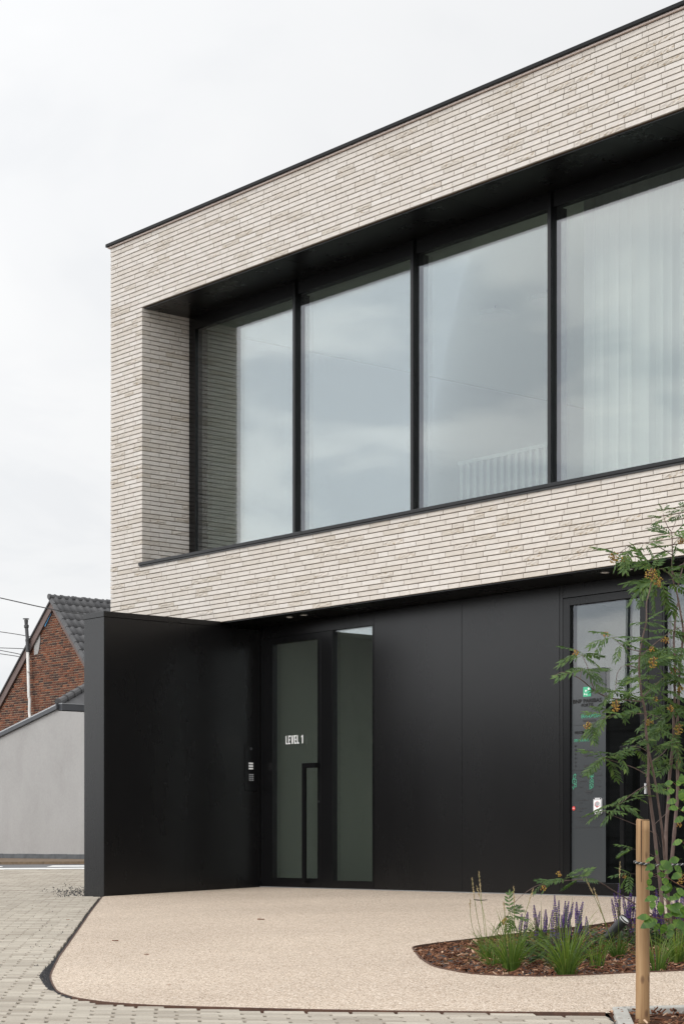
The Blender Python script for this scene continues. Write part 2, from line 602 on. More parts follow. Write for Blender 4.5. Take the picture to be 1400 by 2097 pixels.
M_BLACKPVC = plain('black_flue', (0.05, 0.05, 0.052), 0.45)
M_BLUEFOIL = plain('blue_roof_foil', (0.08, 0.30, 0.55), 0.5)
M_CABLE = plain('black_cable', (0.03, 0.03, 0.03), 0.7)
M_FENCEWOOD = plain('dark_stained_board', (0.075, 0.075, 0.078), 0.7, var=0.45, vscale=5, stretch=(0.2, 1, 3))
M_GALV = plain('galvanised_steel', (0.10, 0.12, 0.12), 0.5, metal=0.2)
M_CURTAIN, t, b = mat('white_sheer_curtain')
b.inputs['Base Color'].default_value = (0.56, 0.55, 0.58, 1)
b.inputs['Roughness'].default_value = 0.9
M_FILM = plain('grey_window_film', (0.038, 0.043, 0.046), 0.26, 0.9)
M_GREEN = plain('green_print', (0.07, 0.38, 0.225), 0.6)
M_GREENLOGO = plain('green_logo_square', (0.06, 0.42, 0.23), 0.6)
M_DARKPRINT = plain('dark_grey_print', (0.016, 0.014, 0.013), 0.8, 0.1)
M_FAINTPRINT = plain('faint_grey_print', (0.05, 0.05, 0.052), 0.8, 0.1)
M_WHITEPRINT = plain('white_print', (0.85, 0.85, 0.84), 0.5)
M_RED = plain('red_sticker', (0.62, 0.05, 0.045), 0.5)
M_SILVER = plain('silver_plaque', (0.62, 0.62, 0.63), 0.3, metal=0.3)
M_GREYPRINT = plain('grey_print', (0.36, 0.37, 0.38), 0.5)
M_DEADLEAF = plain('brown_fallen_leaf', (0.22, 0.085, 0.03), 0.7, var=0.3, vscale=60)

rnd = random.Random(7)

# ------------------------------------------------------------------ ground, road, paving, resin path, beds
ys = [-400, -14, 7, 400]
g = MB()
for i in range(3):
    for x0, x1 in ((-400, -50), (-50, 60), (60, 400)):
        g.face([(x0, ys[i], gz(ys[i]) - 0.035), (x1, ys[i], gz(ys[i]) - 0.035), (x1, ys[i + 1], gz(ys[i + 1]) - 0.035), (x0, ys[i + 1], gz(ys[i + 1]) - 0.035)])
g.build('ground', M_GROUND, kind='structure')

# street: bands follow two measured lines, extended both ways
pa, pb = on_ground(0, 1781), on_ground(172, 1780)


def band(pl, pr, ql, qr, ext_l=25.0, ext_r=22.0):
    """quad corners between two near-parallel lines given by two photo points each"""
    def ex(a, b):
        d = Vector((b.x - a.x, b.y - a.y))
        d.normalize()
        return (a.x - d.x * ext_l, a.y - d.y * ext_l), (b.x + d.x * ext_r, b.y + d.y * ext_r)
    a0, a1 = ex(on_ground(*pl), on_ground(*pr))
    b0, b1 = ex(on_ground(*ql), on_ground(*qr))
    return [a0, a1, b1, b0]


def sheet(name, poly, dz, m, parent=None, **kw):
    mb = MB()
    mb.face([(x, y, SLOPE * (y - 0.533) + dz) for x, y in poly])
    if Vector(mb.v[1]).to_2d() != Vector(mb.v[0]).to_2d():
        a, b2, c2 = Vector(mb.v[0]), Vector(mb.v[1]), Vector(mb.v[2])
        if (b2 - a).cross(c2 - a).z < 0:
            mb.f[0] = tuple(reversed(mb.f[0]))
    return mb.build(name, m, parent, **kw)


road = sheet('road', band((0, 1782), (172, 1781), (0, 1768.5), (172, 1767.5)), -0.012, M_ASPHALT, kind='structure')
sheet('road_marking', band((0, 1779.6), (172, 1778.4), (0, 1777.6), (172, 1776.6)), -0.006, M_ROADPAINT, road)
sheet('road_marking', band((95, 1775.0), (172, 1774.5), (108, 1772.2), (172, 1772.0), 0.0, 22.0), -0.006, M_ROADPAINT, road)
sheet('road_marking', band((-60, 1776.0), (7, 1775.4), (-60, 1774.0), (3, 1773.8), 10.0, 0.0), -0.006, M_ROADPAINT, road)
kp = band((0, 1769.9), (172, 1768.9), (0, 1762.0), (172, 1761.2))
MB().prism(kp, lambda x, y: SLOPE * (y - 0.533) - 0.05, lambda x, y: SLOPE * (y - 0.533) + 0.035).build('kerb', M_KERBBROWN, kind='structure')

# resin path outline
left_edge = [(2.188, -1.529), (4.57, -3.20), (6.031, -4.215), (7.482, -5.225), (8.62, -6.02)]
corner = [(8.62, -6.02), (9.241, -6.44), (9.719, -6.757), (10.041, -6.952), (10.367, -7.135), (10.62, -7.265), (10.891, -7.357), (11.061, -7.384), (11.252, -7.393), (11.492, -7.349), (11.708, -7.273), (11.952, -7.166), (12.199, -7.05), (12.608, -6.83), (13.36, -6.36)]
edge = left_edge[:-1] + [tuple(p) for p in smooth_poly([Vector((*p, 0)).to_2d() for p in corner], 4)]
resin_poly = [(2.12, 0.56), (2.12, -1.46)] + edge + [(13.50, -6.15), (15.5, -3.6), (20.0, 2.0), (20.0, 6.0), (11.02, 6.0), (11.02, 0.56)]
bed_up = [(9.2, -1.2), (9.506, -2.084), (9.624, -2.507), (9.68, -3.0), (9.732, -3.343), (9.80, -3.646), (9.842, -3.911), (9.905, -4.208), (9.985, -4.38), (10.12, -4.50)]
bed_lo = [(10.12, -4.50), (10.245, -4.6), (10.5, -4.808), (10.807, -5.039), (11.123, -5.252), (11.368, -5.36), (11.55, -5.425), (11.733, -5.434), (11.89, -5.391), (12.019, -5.316), (12.143, -5.142), (12.25, -4.92), (12.38, -4.68), (12.5, -4.2), (12.45, -3.5), (12.1, -2.4), (11.5, -1.4), (10.6, -0.75), (9.7, -0.7)]
bed = [tuple(p) for p in smooth_poly([Vector(p) for p in bed_up], 2)][:-1] + [tuple(p) for p in smooth_poly([Vector(p) for p in bed_lo], 3)]
flat(resin_poly, [bed], lambda x, y: gz(y) + 0.004).build('resin_path', M_RESIN, kind='structure')
flat([(x, y) for x, y in bed], (), lambda x, y: gz(y) - 0.030).build('mulch_bed', M_MULCHBASE, kind='structure')


def strip(poly, w, z0, z1, closed=False):
    m = MB()
    P = [Vector(p) for p in poly]
    n = len(P)
    nor = []
    for i in range(n):
        a = P[(i - 1) % n] if closed else P[max(i - 1, 0)]
        c = P[(i + 1) % n] if closed else P[min(i + 1, n - 1)]
        d = (c - a).normalized()
        nor.append(Vector((-d.y, d.x)))
    for i in range(n if closed else n - 1):
        j = (i + 1) % n
        a, c = P[i], P[j]
        a2, c2 = a + nor[i] * w, c + nor[j] * w
        q = [(a.x, a.y), (c.x, c.y), (c2.x, c2.y), (a2.x, a2.y)]
        vs = [(x, y, gz(y) + z0) for x, y in q] + [(x, y, gz(y) + z1) for x, y in q]
        m.mesh(vs, [(4, 5, 6, 7), (0, 1, 5, 4), (2, 3, 7, 6), (3, 2, 1, 0)])
    return m


strip(edge, -0.008, -0.03, 0.007).build('path_edging', M_CORTEN, kind='structure')
strip(bed, 0.009, -0.035, 0.010, True).build('bed_edging', M_CORTEN, kind='structure')

# paving: grit bed with pavers laid in running bond
CDIR = Vector((0.8175, -0.5760)).normalized()
RDIR = Vector((math.cos(R(32.5)), math.sin(R(32.5))))
pav_poly = [(-70, -40), (24, -40), (24, -1.5), (15.5, -3.75), (13.52, -6.2)] + list(reversed(edge)) + [(2.12, -1.46), (0.0, -0.3), (-0.02, 9), (-1, 9)]
a0, a1, b1, b0 = band((0, 1782), (172, 1781), (0, 1768.5), (172, 1767.5))
pav_bed = [(-50, -40), (24, -40), (24, 8), (0.0, 5.6), a1, a0]
paving = MB()
paving.face([(x, y, SLOPE * (y - 0.533) - 0.016) for x, y in [(-45.0, -18.0), (24.0, -18.0), (24.0, 6.0), a1, (-7.374, 2.85), a0]])
# keep it below everything else and facing up
if (Vector(paving.v[1]) - Vector(paving.v[0])).cross(Vector(paving.v[2]) - Vector(paving.v[0])).z < 0:
    paving.f[0] = tuple(reversed(paving.f[0]))
paving = paving.build('paving', M_JOINTGRIT, kind='structure')

tree_pit = [(13.36, -6.345), (13.62, -6.12), (14.2, -5.4), (14.9, -5.9), (14.9, -6.7), (14.4, -7.35), (13.72, -6.68)]
e0 = Vector((2.188, -1.529))
PL, PW, PITCH = 0.185, 0.0735, 0.0765
pieces = []
road_a, road_d = Vector((pa.x, pa.y)), (Vector((pb.x, pb.y)) - Vector((pa.x, pa.y))).normalized()
road_n = Vector((-road_d.y, road_d.x))
keepout = resin_poly
prng = random.Random(3)
for i in range(-300, 250):
    o = e0 + CDIR * (i * PITCH + 0.03)
    off = (0.1 if i % 2 else 0.0) + prng.uniform(-0.006, 0.006)
    for j in range(-60, 40):
        s0 = j * 0.2 + off - 0.012
        cen = o + RDIR * (s0 - PL / 2)
        px, py, t = proj((cen.x, cen.y, gz(cen.y)))
        if not (-420 < px < 1500 and py < 2230 and 6.5 < t < 31.5):
            continue
        if (cen - road_a).dot(road_n) > -0.06:
            continue
        # keep the stretch of this paver that lies outside the path, the pit and the walls
        ok = []
        K = 20
        for k in range(K + 1):
            q = o + RDIR * (s0 - PL * k / K)
            bad = False
            for e in (0.0, PW):
                w = q + CDIR * e
                w2 = w + RDIR * 0.035
                if inside(w.x, w.y, keepout) or (w.x < 9.9 and inside(w2.x, w2.y, keepout)) or inside(w.x, w.y, tree_pit) or (w.x > -0.02 and w.y > -0.02) or (w.x > 1.70 and w.x < 2.15 and w.y > -1.47):
                    bad = True
            ok.append(not bad)
        best, k = (0, 0), 0
        while k <= K:
            if ok[k]:
                k2 = k
                while k2 + 1 <= K and ok[k2 + 1]:
                    k2 += 1
                if k2 - k > best[1] - best[0]:
                    best = (k, k2)
                k = k2 + 1
            else:
                k += 1
        if best[1] - best[0] < 3:
            continue
        pieces.append((t, o + RDIR * (s0 - PL * best[1] / K), PL * (best[1] - best[0]) / K))


def paver_geo(L, m, tint, M=None):
    a = CDIR.angle_signed(RDIR)
    cx_, cy_ = CDIR.dot(RDIR), CDIR.dot(Vector((-RDIR.y, RDIR.x)))
    e = 0.003
    def P(u, v, z):
        return (u + v * cx_, v * cy_, z)
    outer = [P(0, 0, -0.004), P(L, 0, -0.004), P(L, PW, -0.004), P(0, PW, -0.004)]
    top = [P(e, e, 0), P(L - e, e, 0), P(L - e, PW - e, 0), P(e, PW - e, 0)]
    low = [P(0, 0, -0.03), P(L, 0, -0.03), P(L, PW, -0.03), P(0, PW, -0.03)]
    vs = top + outer + low
    fs = [(3, 2, 1, 0)] + [(i, (i + 1) % 4, 4 + (i + 1) % 4, 4 + i) for i in range(4)] + [(4 + i, 4 + (i + 1) % 4, 8 + (i + 1) % 4, 8 + i) for i in range(4)]
    m.mesh(vs, fs, tint, 0.0, M)


def ground_frame(p, ang, dz=0.0):
    x = Vector((math.cos(ang), math.sin(ang), SLOPE * math.sin(ang))).normalized()
    n = Vector((0, -SLOPE, 1)).normalized()
    y = n.cross(x).normalized()
    M = Matrix((x, y, n)).transposed().to_4x4()
    M.translation = Vector((p.x, p.y, gz(p.y) + dz))
    return M


pieces.sort(key=lambda q: q[0])
pmesh = {}
rest = MB()
RANG = R(32.5)
for k, (t, p, L) in enumerate(pieces):
    tint = min(1, max(0, prng.gauss(0.48, 0.30)))
    M = ground_frame(p, RANG, prng.uniform(-0.002, 0.001))
    if k < 300:
        key = (round(L, 2), int(tint * 5))
        if key not in pmesh:
            mm = MB()
            paver_geo(L, mm, (key[1] + 0.5) / 6)
            pmesh[key] = mm.data('paver', M_PAVER)
        link('paver', pmesh[key], paving, M)
    else:
        paver_geo(L, rest, tint, M)
rest.build('paver', M_PAVER, paving, kind='stuff')

# grit spilled along the path edge and by the wing wall
gm = MB()
gr = random.Random(11)


def grit(p, s):
    z = gz(p[1])
    a = gr.uniform(0, 6.28)
    pts = [(p[0] + s * math.cos(a + k * 2.1) * gr.uniform(0.6, 1.2), p[1] + s * math.sin(a + k * 2.1) * gr.uniform(0.6, 1.2), z - 0.004) for k in range(3)]
    top = (p[0], p[1], z + s * 0.9)
    gm.mesh(pts + [top], [(0, 1, 3), (1, 2, 3), (2, 0, 3)], gr.random())


EP = [Vector(p) for p in edge]
for i in range(len(EP) - 1):
    a, c = EP[i], EP[i + 1]
    d = (c - a)
    n = Vector((d.y, -d.x)).normalized()
    mid = (a + c) / 2
    wdt = 0.012 + 0.05 * max(0, 1 - abs(mid.x - 9.7) / 1.3) * (1 if mid.x < 10.5 else 0.25)
    for k in range(int(d.length * (900 if wdt > 0.03 else 260)) + 1):
        u = gr.random()
        q = a + d * u + n * wdt * gr.random() ** 1.3
        if mid.x < 10.9:
            grit((q.x, q.y), gr.uniform(0.004, 0.010))
for k in range(420):
    q = on_ground(gr.gauss(150, 22), gr.gauss(1829, 7))
    if q.x < 1.72:
        grit((q.x, q.y), gr.uniform(0.005, 0.014))
for k in range(110):
    q = on_ground(gr.uniform(60, 200), gr.uniform(1840, 1985))
    if not inside(q.x, q.y, resin_poly):
        grit((q.x, q.y), gr.uniform(0.004, 0.009))
for k in range(240):
    q = on_ground(gr.uniform(120, 1300), gr.uniform(1840, 2070))
    if inside(q.x, q.y, resin_poly) and not inside(q.x, q.y, bed):
        grit((q.x, q.y), gr.uniform(0.003, 0.008))
gm.build('loose_grit', M_JOINTGRIT, kind='stuff')

# tree pit at lower right: concrete kerb and mulch
flat(tree_pit, (), lambda x, y: gz(y) + 0.000).build('mulch_pit', M_MULCHBASE, kind='structure')
kt = thing('tree_pit_kerb', (13.4, -6.3, gz(-6.3)), 'pale concrete kerb round the mulched pit of the timber stake', 'kerb')
for (x0, y0), (x1, y1) in (((13.385, -6.30), (14.25, -5.30)), ((13.365, -6.325), (14.42, -7.40))):
    d = Vector((x1 - x0, y1 - y0))
    L = d.length
    nseg = 2
    for s in range(nseg):
        M = ground_frame(Vector((x0, y0)) + d * (s / nseg), math.atan2(d.y, d.x))
        sgn = 1 if y1 > y0 else -1
        kb = MB().box(0.003, L / nseg - 0.003, -0.0, 0.06 * -sgn, -0.05, 0.028, 0.5, M)
        kb.build('kerb_stone', M_CONCRETE, kt, bevel=0.006)

# mulch chips
mc = MB()
mr = random.Random(5)


def chip(x, y, z, big=1.0):
    L, w, h = mr.uniform(0.012, 0.042) * big, mr.uniform(0.005, 0.013) * big, mr.uniform(0.002, 0.005)
    M = Matrix.Translation((x, y, z)) @ Matrix.Rotation(mr.uniform(0, 6.28), 4, 'Z') @ Matrix.Rotation(mr.gauss(0, 0.35), 4, 'Y') @ Matrix.Rotation(mr.gauss(0, 0.5), 4, 'X')
    u = mr.random()
    tint = 0.9 + 0.1 * mr.random() if u > 0.93 else 0.1 + 0.68 * mr.random()
    vs = [(-L / 2, -w / 2, 0), (L / 2, -w * 0.3, 0), (L * 0.45, w / 2, 0), (-L * 0.4, w * 0.4, 0)]
    vs += [(a, b_, h) for a, b_, _ in vs]
    mc.mesh(vs, [(4, 5, 6, 7), (0, 1, 5, 4), (1, 2, 6, 5), (2, 3, 7, 6), (3, 0, 4, 7)], tint, 0, M)


bx = [p[0] for p in bed]
by = [p[1] for p in bed]
cnt = 0
while cnt < 15000:
    x, y = mr.uniform(min(bx), max(bx)), mr.uniform(min(by), max(by))
    if inside(x, y, bed):
        d = (Vector((x, y, 0)) - CAM).dot(FWD)
        if d > 12.5 and mr.random() > 0.4:
            continue
        chip(x, y, gz(y) - 0.027 + 0.030 * mr.random() ** 0.8)
        cnt += 1
for k in range(2200):
    x, y = mr.uniform(13.36, 14.9), mr.uniform(-7.4, -5.4)
    if inside(x, y, tree_pit):
        chip(x, y, gz(y) + 0.004 + 0.02 * mr.random())
mc.build('bark_mulch', M_CHIP, kind='stuff')

# ------------------------------------------------------------------ office building
B = thing('office_building', (0, 0, 0), 'long pale brick building with black base and wide recessed windows', 'building')
XE = 11.0                       # right end, outside the picture
Z0, ZS, ZT, Z1 = 2.809, 3.555, 6.434, 7.241
XR, YW, YD = 0.634, 0.649, 0.533
NROW = 89
RP = (Z1 - Z0) / NROW
XRR = 10.4                      # right end of the recess
m = MB()
m.box(0.018, XE - 0.012, 0.020, 0.25, Z0 + 0.004, ZS - 0.006)
m.box(0.018, XE - 0.012, 0.020, 0.25, ZT + 0.012, Z1)
m.box(0.018, XR - 0.018, 0.0205, 0.90, ZS - 0.006, ZT + 0.012)
m.box(XRR, XE - 0.012, 0.0205, 0.90, ZS - 0.006, ZT + 0.012)
m.box(0.012, 0.25, 0.25, 8.0, 0.05, Z1 - 0.001)
m.box(XE - 0.25, XE - 0.012, 0.25, 8.0, 0.05, Z1 - 0.001)
m.box(0.25, XE - 0.25, 7.75, 8.0, 0.05, 3.60)
m.box(0.25, XE - 0.25, 7.75, 8.0, 6.40, Z1 - 0.001)  # gap below: unseen rear opening, added to let light into the upper room
m.box(5.2, 5.8, 7.7505, 7.9995, 3.60, 6.40)
m.build('wall', M_JOINT, B)
m = MB()
m.box(0.25, XE - 0.25, 0.25, 7.75, 6.62, Z1 - 0.002)
m.build('roof_slab', M_CEIL, B)
m = MB()
m.box(0.25, XE - 0.25, 0.60, 7.75, 2.83, 3.50)
m.build('floor_slab', M_FLOOR, B)

# bricks
JH, JV = 0.0082, 0.0050
BH = RP - JH


def brick_geo(L, D, coarse, tint, seed, m, M=None, H=BH):
    q = random.Random(seed)
    e = 0.0022
    if coarse < 0.5:
        fr = [(e, 0, e), (L - e, 0, e), (L - e, 0, H - e), (e, 0, H - e)]
        md = [(0, e, 0), (L, e, 0), (L, e, H), (0, e, H)]
        bk = [(0, D, 0), (L, D, 0), (L, D, H), (0, D, H)]
        fs = [(0, 1, 2, 3)] + [(4 + i, 4 + (i + 1) % 4, (i + 1) % 4, i) for i in range(4)] + [(8 + i, 8 + (i + 1) % 4, 4 + (i + 1) % 4, 4 + i) for i in range(4)]
        m.mesh(fr + md + bk, fs, tint, coarse, M)
    else:
        nx, nz_ = max(3, int(L / 0.03)), 3
        vs, fs = [], []
        for a in range(nz_ + 1):
            for c_ in range(nx + 1):
                edgev = a in (0, nz_) or c_ in (0, nx)
                vs.append((L * c_ / nx, 0.001 if edgev else q.uniform(-0.005, 0.004), H * a / nz_))
        for a in range(nz_):
            for c_ in range(nx):
                i = a * (nx + 1) + c_
                fs.append((i, i + 1, i + nx + 2, i + nx + 1))
        b0_ = len(vs)
        vs += [(0, 0.001, 0), (L, 0.001, 0), (L, 0.001, H), (0, 0.001, H), (0, D, 0), (L, D, 0), (L, D, H), (0, D, H)]
        fs += [(b0_ + 4 + i, b0_ + 4 + (i + 1) % 4, b0_ + (i + 1) % 4, b0_ + i) for i in range(4)]
        m.mesh(vs, fs, tint, coarse, M)


LENS = (0.29, 0.29, 0.29, 0.29, 0.29, 0.24, 0.215, 0.145)
br = random.Random(21)


def course(x0, x1, lead):
    """brick spans covering x0..x1 in a wild bond"""
    out = []
    x = x0
    first = True
    while x < x1 - 0.002:
        L = lead if first else br.choice(LENS)
        first = False
        if x + L > x1 - 0.07:
            L = x1 - x
            if L > 0.34:
                L = L / 2
        out.append((x, min(x + L, x1)))
        x += L
    return out


spans = []                                   # (x, y, z, length, depth, direction)
LEADS = (0.145, 0.29, 0.215, 0.10, 0.25)
for k in range(NROW):
    z = Z0 + k * RP + JH * 0.5
    lead = LEADS[k % 5] if k % 2 else br.choice((0.145, 0.0725 * 4, 0.2))
    if k < 15 or k >= 73:
        for a, c_ in course(0.0, XE, lead):
            spans.append((a, 0.0, z, c_ - a, 0.04, 0))
    else:
        row = course(0.0, XR, lead)
        for a, c_ in row:
            spans.append((a, 0.0, z, c_ - a, (0.11 if k % 2 else 0.23) if c_ > XR - 0.002 else 0.04, 0))
        for a, c_ in course(0.115 if k % 2 else 0.235, YW, br.choice((0.29, 0.215, 0.145))):
            spans.append((XR, a, z, c_ - a, 0.03, 1))
        for a, c_ in course(XRR, XE, lead):
            spans.append((a, 0.0, z, c_ - a, 0.04, 0))


def seen_size(s):
    px, py, t = proj((s[0], s[1], s[2]))
    return (1e9 if not (-50 < px < 1420 and -50 < py < 2150) else t) - (0 if s[5] == 0 else 0.0)


order = sorted(spans, key=seen_size)
bmesh_cache = {}
brest = MB()
nsingle = 0
for s in order:
    x, y, z, L, D, dr = s
    u = br.random()
    coarse = 1.0 if u < 0.13 else (0.35 if u < 0.24 else 0.0)
    tint = min(1, max(0, br.gauss(0.6, 0.16))) if coarse < 0.5 else br.uniform(0.15, 0.5)
    Lv = L - JV
    jit = br.uniform(-0.0012, 0.0012)
    if dr == 0:
        M = Matrix.Translation((x + JV / 2 if x > 0.001 else x, y + jit, z))
        if x <= 0.001:
            Lv = L - JV / 2
        if x + L > XR - 0.002 and x + L < XR + 0.002:
            Lv = L - JV / 2
    else:
        M = Matrix.Translation((x - jit, y + JV / 2, z)) @ Matrix.Rotation(R(90), 4, 'Z')
    if nsingle < 300 and dr == 0 and D < 0.05:
        Lk = round(Lv, 3)
        key = (Lk, coarse, int(tint * 6), br.randint(0, 1))
        if key not in bmesh_cache:
            mm = MB()
            brick_geo(Lk, D, coarse, (key[2] + 0.5) / 7 + 0.05, hash(key) & 255, mm)
            bmesh_cache[key] = mm.data('brick', M_BRICK)
        link('brick', bmesh_cache[key], B, M)
        nsingle += 1
    else:
        brick_geo(Lv, D, coarse, tint, br.randint(0, 9999), brest, M)
brest.build('brick', M_BRICK, B, kind='stuff')

# roof trim
m = MB().box(-0.025, XE + 0.03, -0.022, 0.02, 7.243, 7.257)
m.build('drip_trim', M_CREAM, B)
m = MB()
for k in range(5):
    x0 = -0.045 + k * 2.3
    x1 = min(x0 + 2.297, XE + 0.04)
    m.box(x0, x1, -0.042, 0.35, 7.258, 7.296)
m.box(-0.045, 0.30, 0.351, 8.0, 7.258, 7.296)
m.build('roof_coping', M_COPING, B, bevel=0.006)

# recess lining, sill and soffits
m = MB()
for k in range(4):
    x0 = XR + 0.003 + k * 2.47
    m.box(x0, min(x0 + 2.466, XRR), 0.030, YW + 0.10, ZT - 0.004, ZT + 0.006)
m.build('recess_soffit', M_SOFFIT, B)
m = MB()
for k in range(4):
    x0 = 0.600 + k * 2.9
    x1 = min(x0 + 2.897, XRR - 0.003)
    vs = [(x0, -0.030, 3.566), (x1, -0.030, 3.566), (x1, -0.030, 3.600), (x0, -0.030, 3.600), (x0, YW + 0.02, 3.60), (x1, YW + 0.02, 3.60), (x1, YW + 0.02, 3.665), (x0, YW + 0.02, 3.665)]
    m.mesh(vs, [(0, 1, 2, 3), (3, 2, 6, 7), (1, 5, 6, 2), (0, 3, 7, 4), (0, 4, 5, 1)])
m.build('window_sill', M_FRAME, B, bevel=0.004)
m = MB().box(0.602, XRR - 0.004, -0.016, 0.01, 3.552, 3.565)
m.build('sill_drip', M_SILL, B)
m = MB()
for k in range(4):
    x0 = 2.105 + k * 2.3
    m.box(x0, min(x0 + 2.296, XE - 0.02), 0.014, YD, 2.800, 2.8065)
m.build('canopy_soffit', M_SOFFIT, B)
for px, py in ((595, 1264), (625, 1260), (1235, 1172), (1285, 1165)):
    x = {595: 3.009, 625: 3.241, 1235: 7.356, 1285: 7.632}[px]
    mm = MB().tube([(x, 0.21, 2.7985), (x, 0.21, 2.803)], 0.042, 16)
    dl = mm.build('downlight', M_STEELGREY, B)
    MB().tube([(x, 0.21, 2.7955), (x, 0.21, 2.802)], 0.030, 16).build('lens', M_WHITE, dl)

# big upper windows
MULL = [2.5635, 4.4255, 6.296, 8.166]
bays = [(XR, MULL[0]), (MULL[0], MULL[1]), (MULL[1], MULL[2]), (MULL[2], MULL[3]), (MULL[3], XRR)]
for i, (xa, xb) in enumerate(bays):
    m = MB()
    la = xa + (0.004 if i == 0 else 0.021)
    lb = xb - (0.004 if i == 4 else 0.021)
    # head, foot, jambs
    m.box(la, lb, YW - 0.005, YW + 0.060, 6.285, ZT - 0.005)
    m.box(la, lb, YW - 0.005, YW + 0.14, 3.67, 3.735)
    if i == 0:
        m.box(la, la + 0.118, YW - 0.008, YW + 0.14, 3.735, 6.285)
    if i == 4:
        m.box(lb - 0.118, lb, YW - 0.008, YW + 0.14, 3.735, 6.285)
    ga = la + (0.118 if i == 0 else 0.0)
    gb = lb - (0.118 if i == 4 else 0.0)
    m.box(ga - 0.02, ga + 0.05, YW + 0.046, YW + 0.13, 3.736, 6.284)
    m.box(gb - 0.05, gb + 0.02, YW + 0.046, YW + 0.13, 3.736, 6.284)
    m.box(ga + 0.05, gb - 0.05, YW + 0.046, YW + 0.06, 6.276, 6.284)
    fr = m.build('window', M_FRAME, B)
    MB().pane(ga + 0.001, gb - 0.001, YW + 0.012, YW + 0.040, 3.736, 6.284).build('pane', [M_SOLAR, M_FRAME], fr)
for x in MULL[:4]:
    MB().box(x - 0.0205, x + 0.0205, YW - 0.030, YW + 0.13, 3.662, ZT - 0.006).build('mullion', M_FRAME, B, bevel=0.002)

for xa, xb in ((0.26, 5.19), (5.81, XE - 0.26)):
    MB().pane(xa, xb, 7.86, 7.88, 3.605, 6.395).build('added_rear_pane', [M_CLEAR, M_FRAME], B)  # unseen rear glazing, added to brighten the ceiling behind the front windows
# rooms behind the glass
m = MB()
m.box(0.255, XE - 0.255, 7.70, 7.748, 3.505, 3.60)
m.box(0.252, 0.262, 0.95, 7.70, 3.505, 6.45)
m.build('room_wall', M_ROOMWALL, B)
MB().box(0.265, XE - 0.255, 0.80, 7.70, 6.46, 6.60).build('ceiling', M_CEIL, B)

m = MB()
x, k = 6.36, 0
n = 620
prev = None
cr = random.Random(4)
ph = 0.0
for i in range(n + 1):
    u = i / n
    ph += (2 * math.pi / 25) * (0.7 + 0.6 * cr.random() ** 2 * (1.4 + math.sin(i * 0.045)))
    xx = 6.36 + u * 3.95
    yy = 1.02 + 0.085 * (abs(math.sin(ph * 0.5)) ** 0.7 - 0.5) + 0.012 * math.sin(ph * 0.37 + 1)
    cur = ((xx, yy, 3.52), (xx + 0.008 * math.sin(ph * 0.5), yy * 0.9 + 0.11, 5.0), (xx, yy * 0.9 + 0.11, 6.44))
    if prev:
        m.face([prev[0], cur[0], cur[1], prev[1]])
        m.face([prev[1], cur[1], cur[2], prev[2]])
    prev = cur
m.build('curtain', M_CURTAIN, smooth=True, label='white pleated sheer curtain behind the upper right window', cat='curtain')

for (x, y, z), lab in (((3.17, 3.0, 6.36), 'round disc ceiling lamp behind the upper glass, farther from the curtain'), ((3.97, 3.0, 6.36), 'round disc ceiling lamp behind the upper glass, nearer to the curtain')):
    e = thing('ceiling_lamp', (x, y, z), lab, 'lamp', 'disc lamps in the upper room')
    MB().tube([(x, y, z - 0.03), (x, y, z + 0.02)], 0.19, 24).build('lamp_shade', M_WHITE, e)
    MB().tube([(x, y, z + 0.02), (x, y, 6.46)], 0.01, 6).build('rod', M_FRAME, e)
e = thing('stair_railing', (3.6, 2.5, 3.5), 'white slatted stair railing seen faintly through the upper glass', 'railing')
for k in range(14):
    x = 3.15 + k * 0.105
    MB().box(x, x + 0.045, 2.48, 2.52, 3.5, 4.62).build('slat', M_GREYPRINT, e)
MB().box(3.12, 4.62, 2.47, 2.53, 4.62, 4.66).build('handrail', M_GREYPRINT, e)

# ground floor: black panel wall
YP = YD
m = MB()
for xa, xb in ((3.957, 5.231), (5.235, 6.509)):
    MB().box(xa, xb, YP, YP + 0.05, 0.012, 2.7985).build('wall_panel', M_BLACK, B, bevel=0.002)
MB().box(6.514, 6.549, YP, YP + 0.05, 0.012, 2.7985).build('wall_panel', M_BLACK, B, bevel=0.002)
MB().box(2.102, 3.953, YP + 0.001, YP + 0.05, 2.664, 2.7985).build('lintel_panel', M_BLACK, B)
MB().box(6.553, XE - 0.05, YP + 0.001, YP + 0.05, 2.682, 2.7985).build('lintel_panel', M_BLACK, B)
m = MB()
m.box(2.103, XE - 0.02, YP - 0.012, YP + 0.08, -0.02, 0.0115)
m.build('threshold', M_STEELGREY, B)
m = MB()
m.box(0.012, 2.08, 0.02, 0.24, 0.0, Z0)
m.box(2.104, 2.15, YP + 0.062, 0.60, 0.0, 2.80)
m.build('base_wall', M_BLACK, B)
# spaces behind
m = MB()
m.box(2.104, 2.15, 0.61, 2.2, 0.0, 2.78)
m.box(2.15, 4.2, 2.15, 2.2, 0.0, 2.78)
m.box(4.15, 4.2, 0.61, 2.15, 0.0, 2.78)
m.box(2.15, 4.15, 0.61, 2.15, 2.76, 2.80)
m.build('hall_wall', M_HALL, B)
MB().box(2.15, 4.15, 0.61, 2.15, -0.02, 0.004).build('hall_floor', M_FLOOR, B)
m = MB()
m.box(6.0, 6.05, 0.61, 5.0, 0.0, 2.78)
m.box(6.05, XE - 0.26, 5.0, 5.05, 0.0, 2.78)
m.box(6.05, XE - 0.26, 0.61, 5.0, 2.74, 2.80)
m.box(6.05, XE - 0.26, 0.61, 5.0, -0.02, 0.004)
m.build('office_room', M_DARKROOM, B)


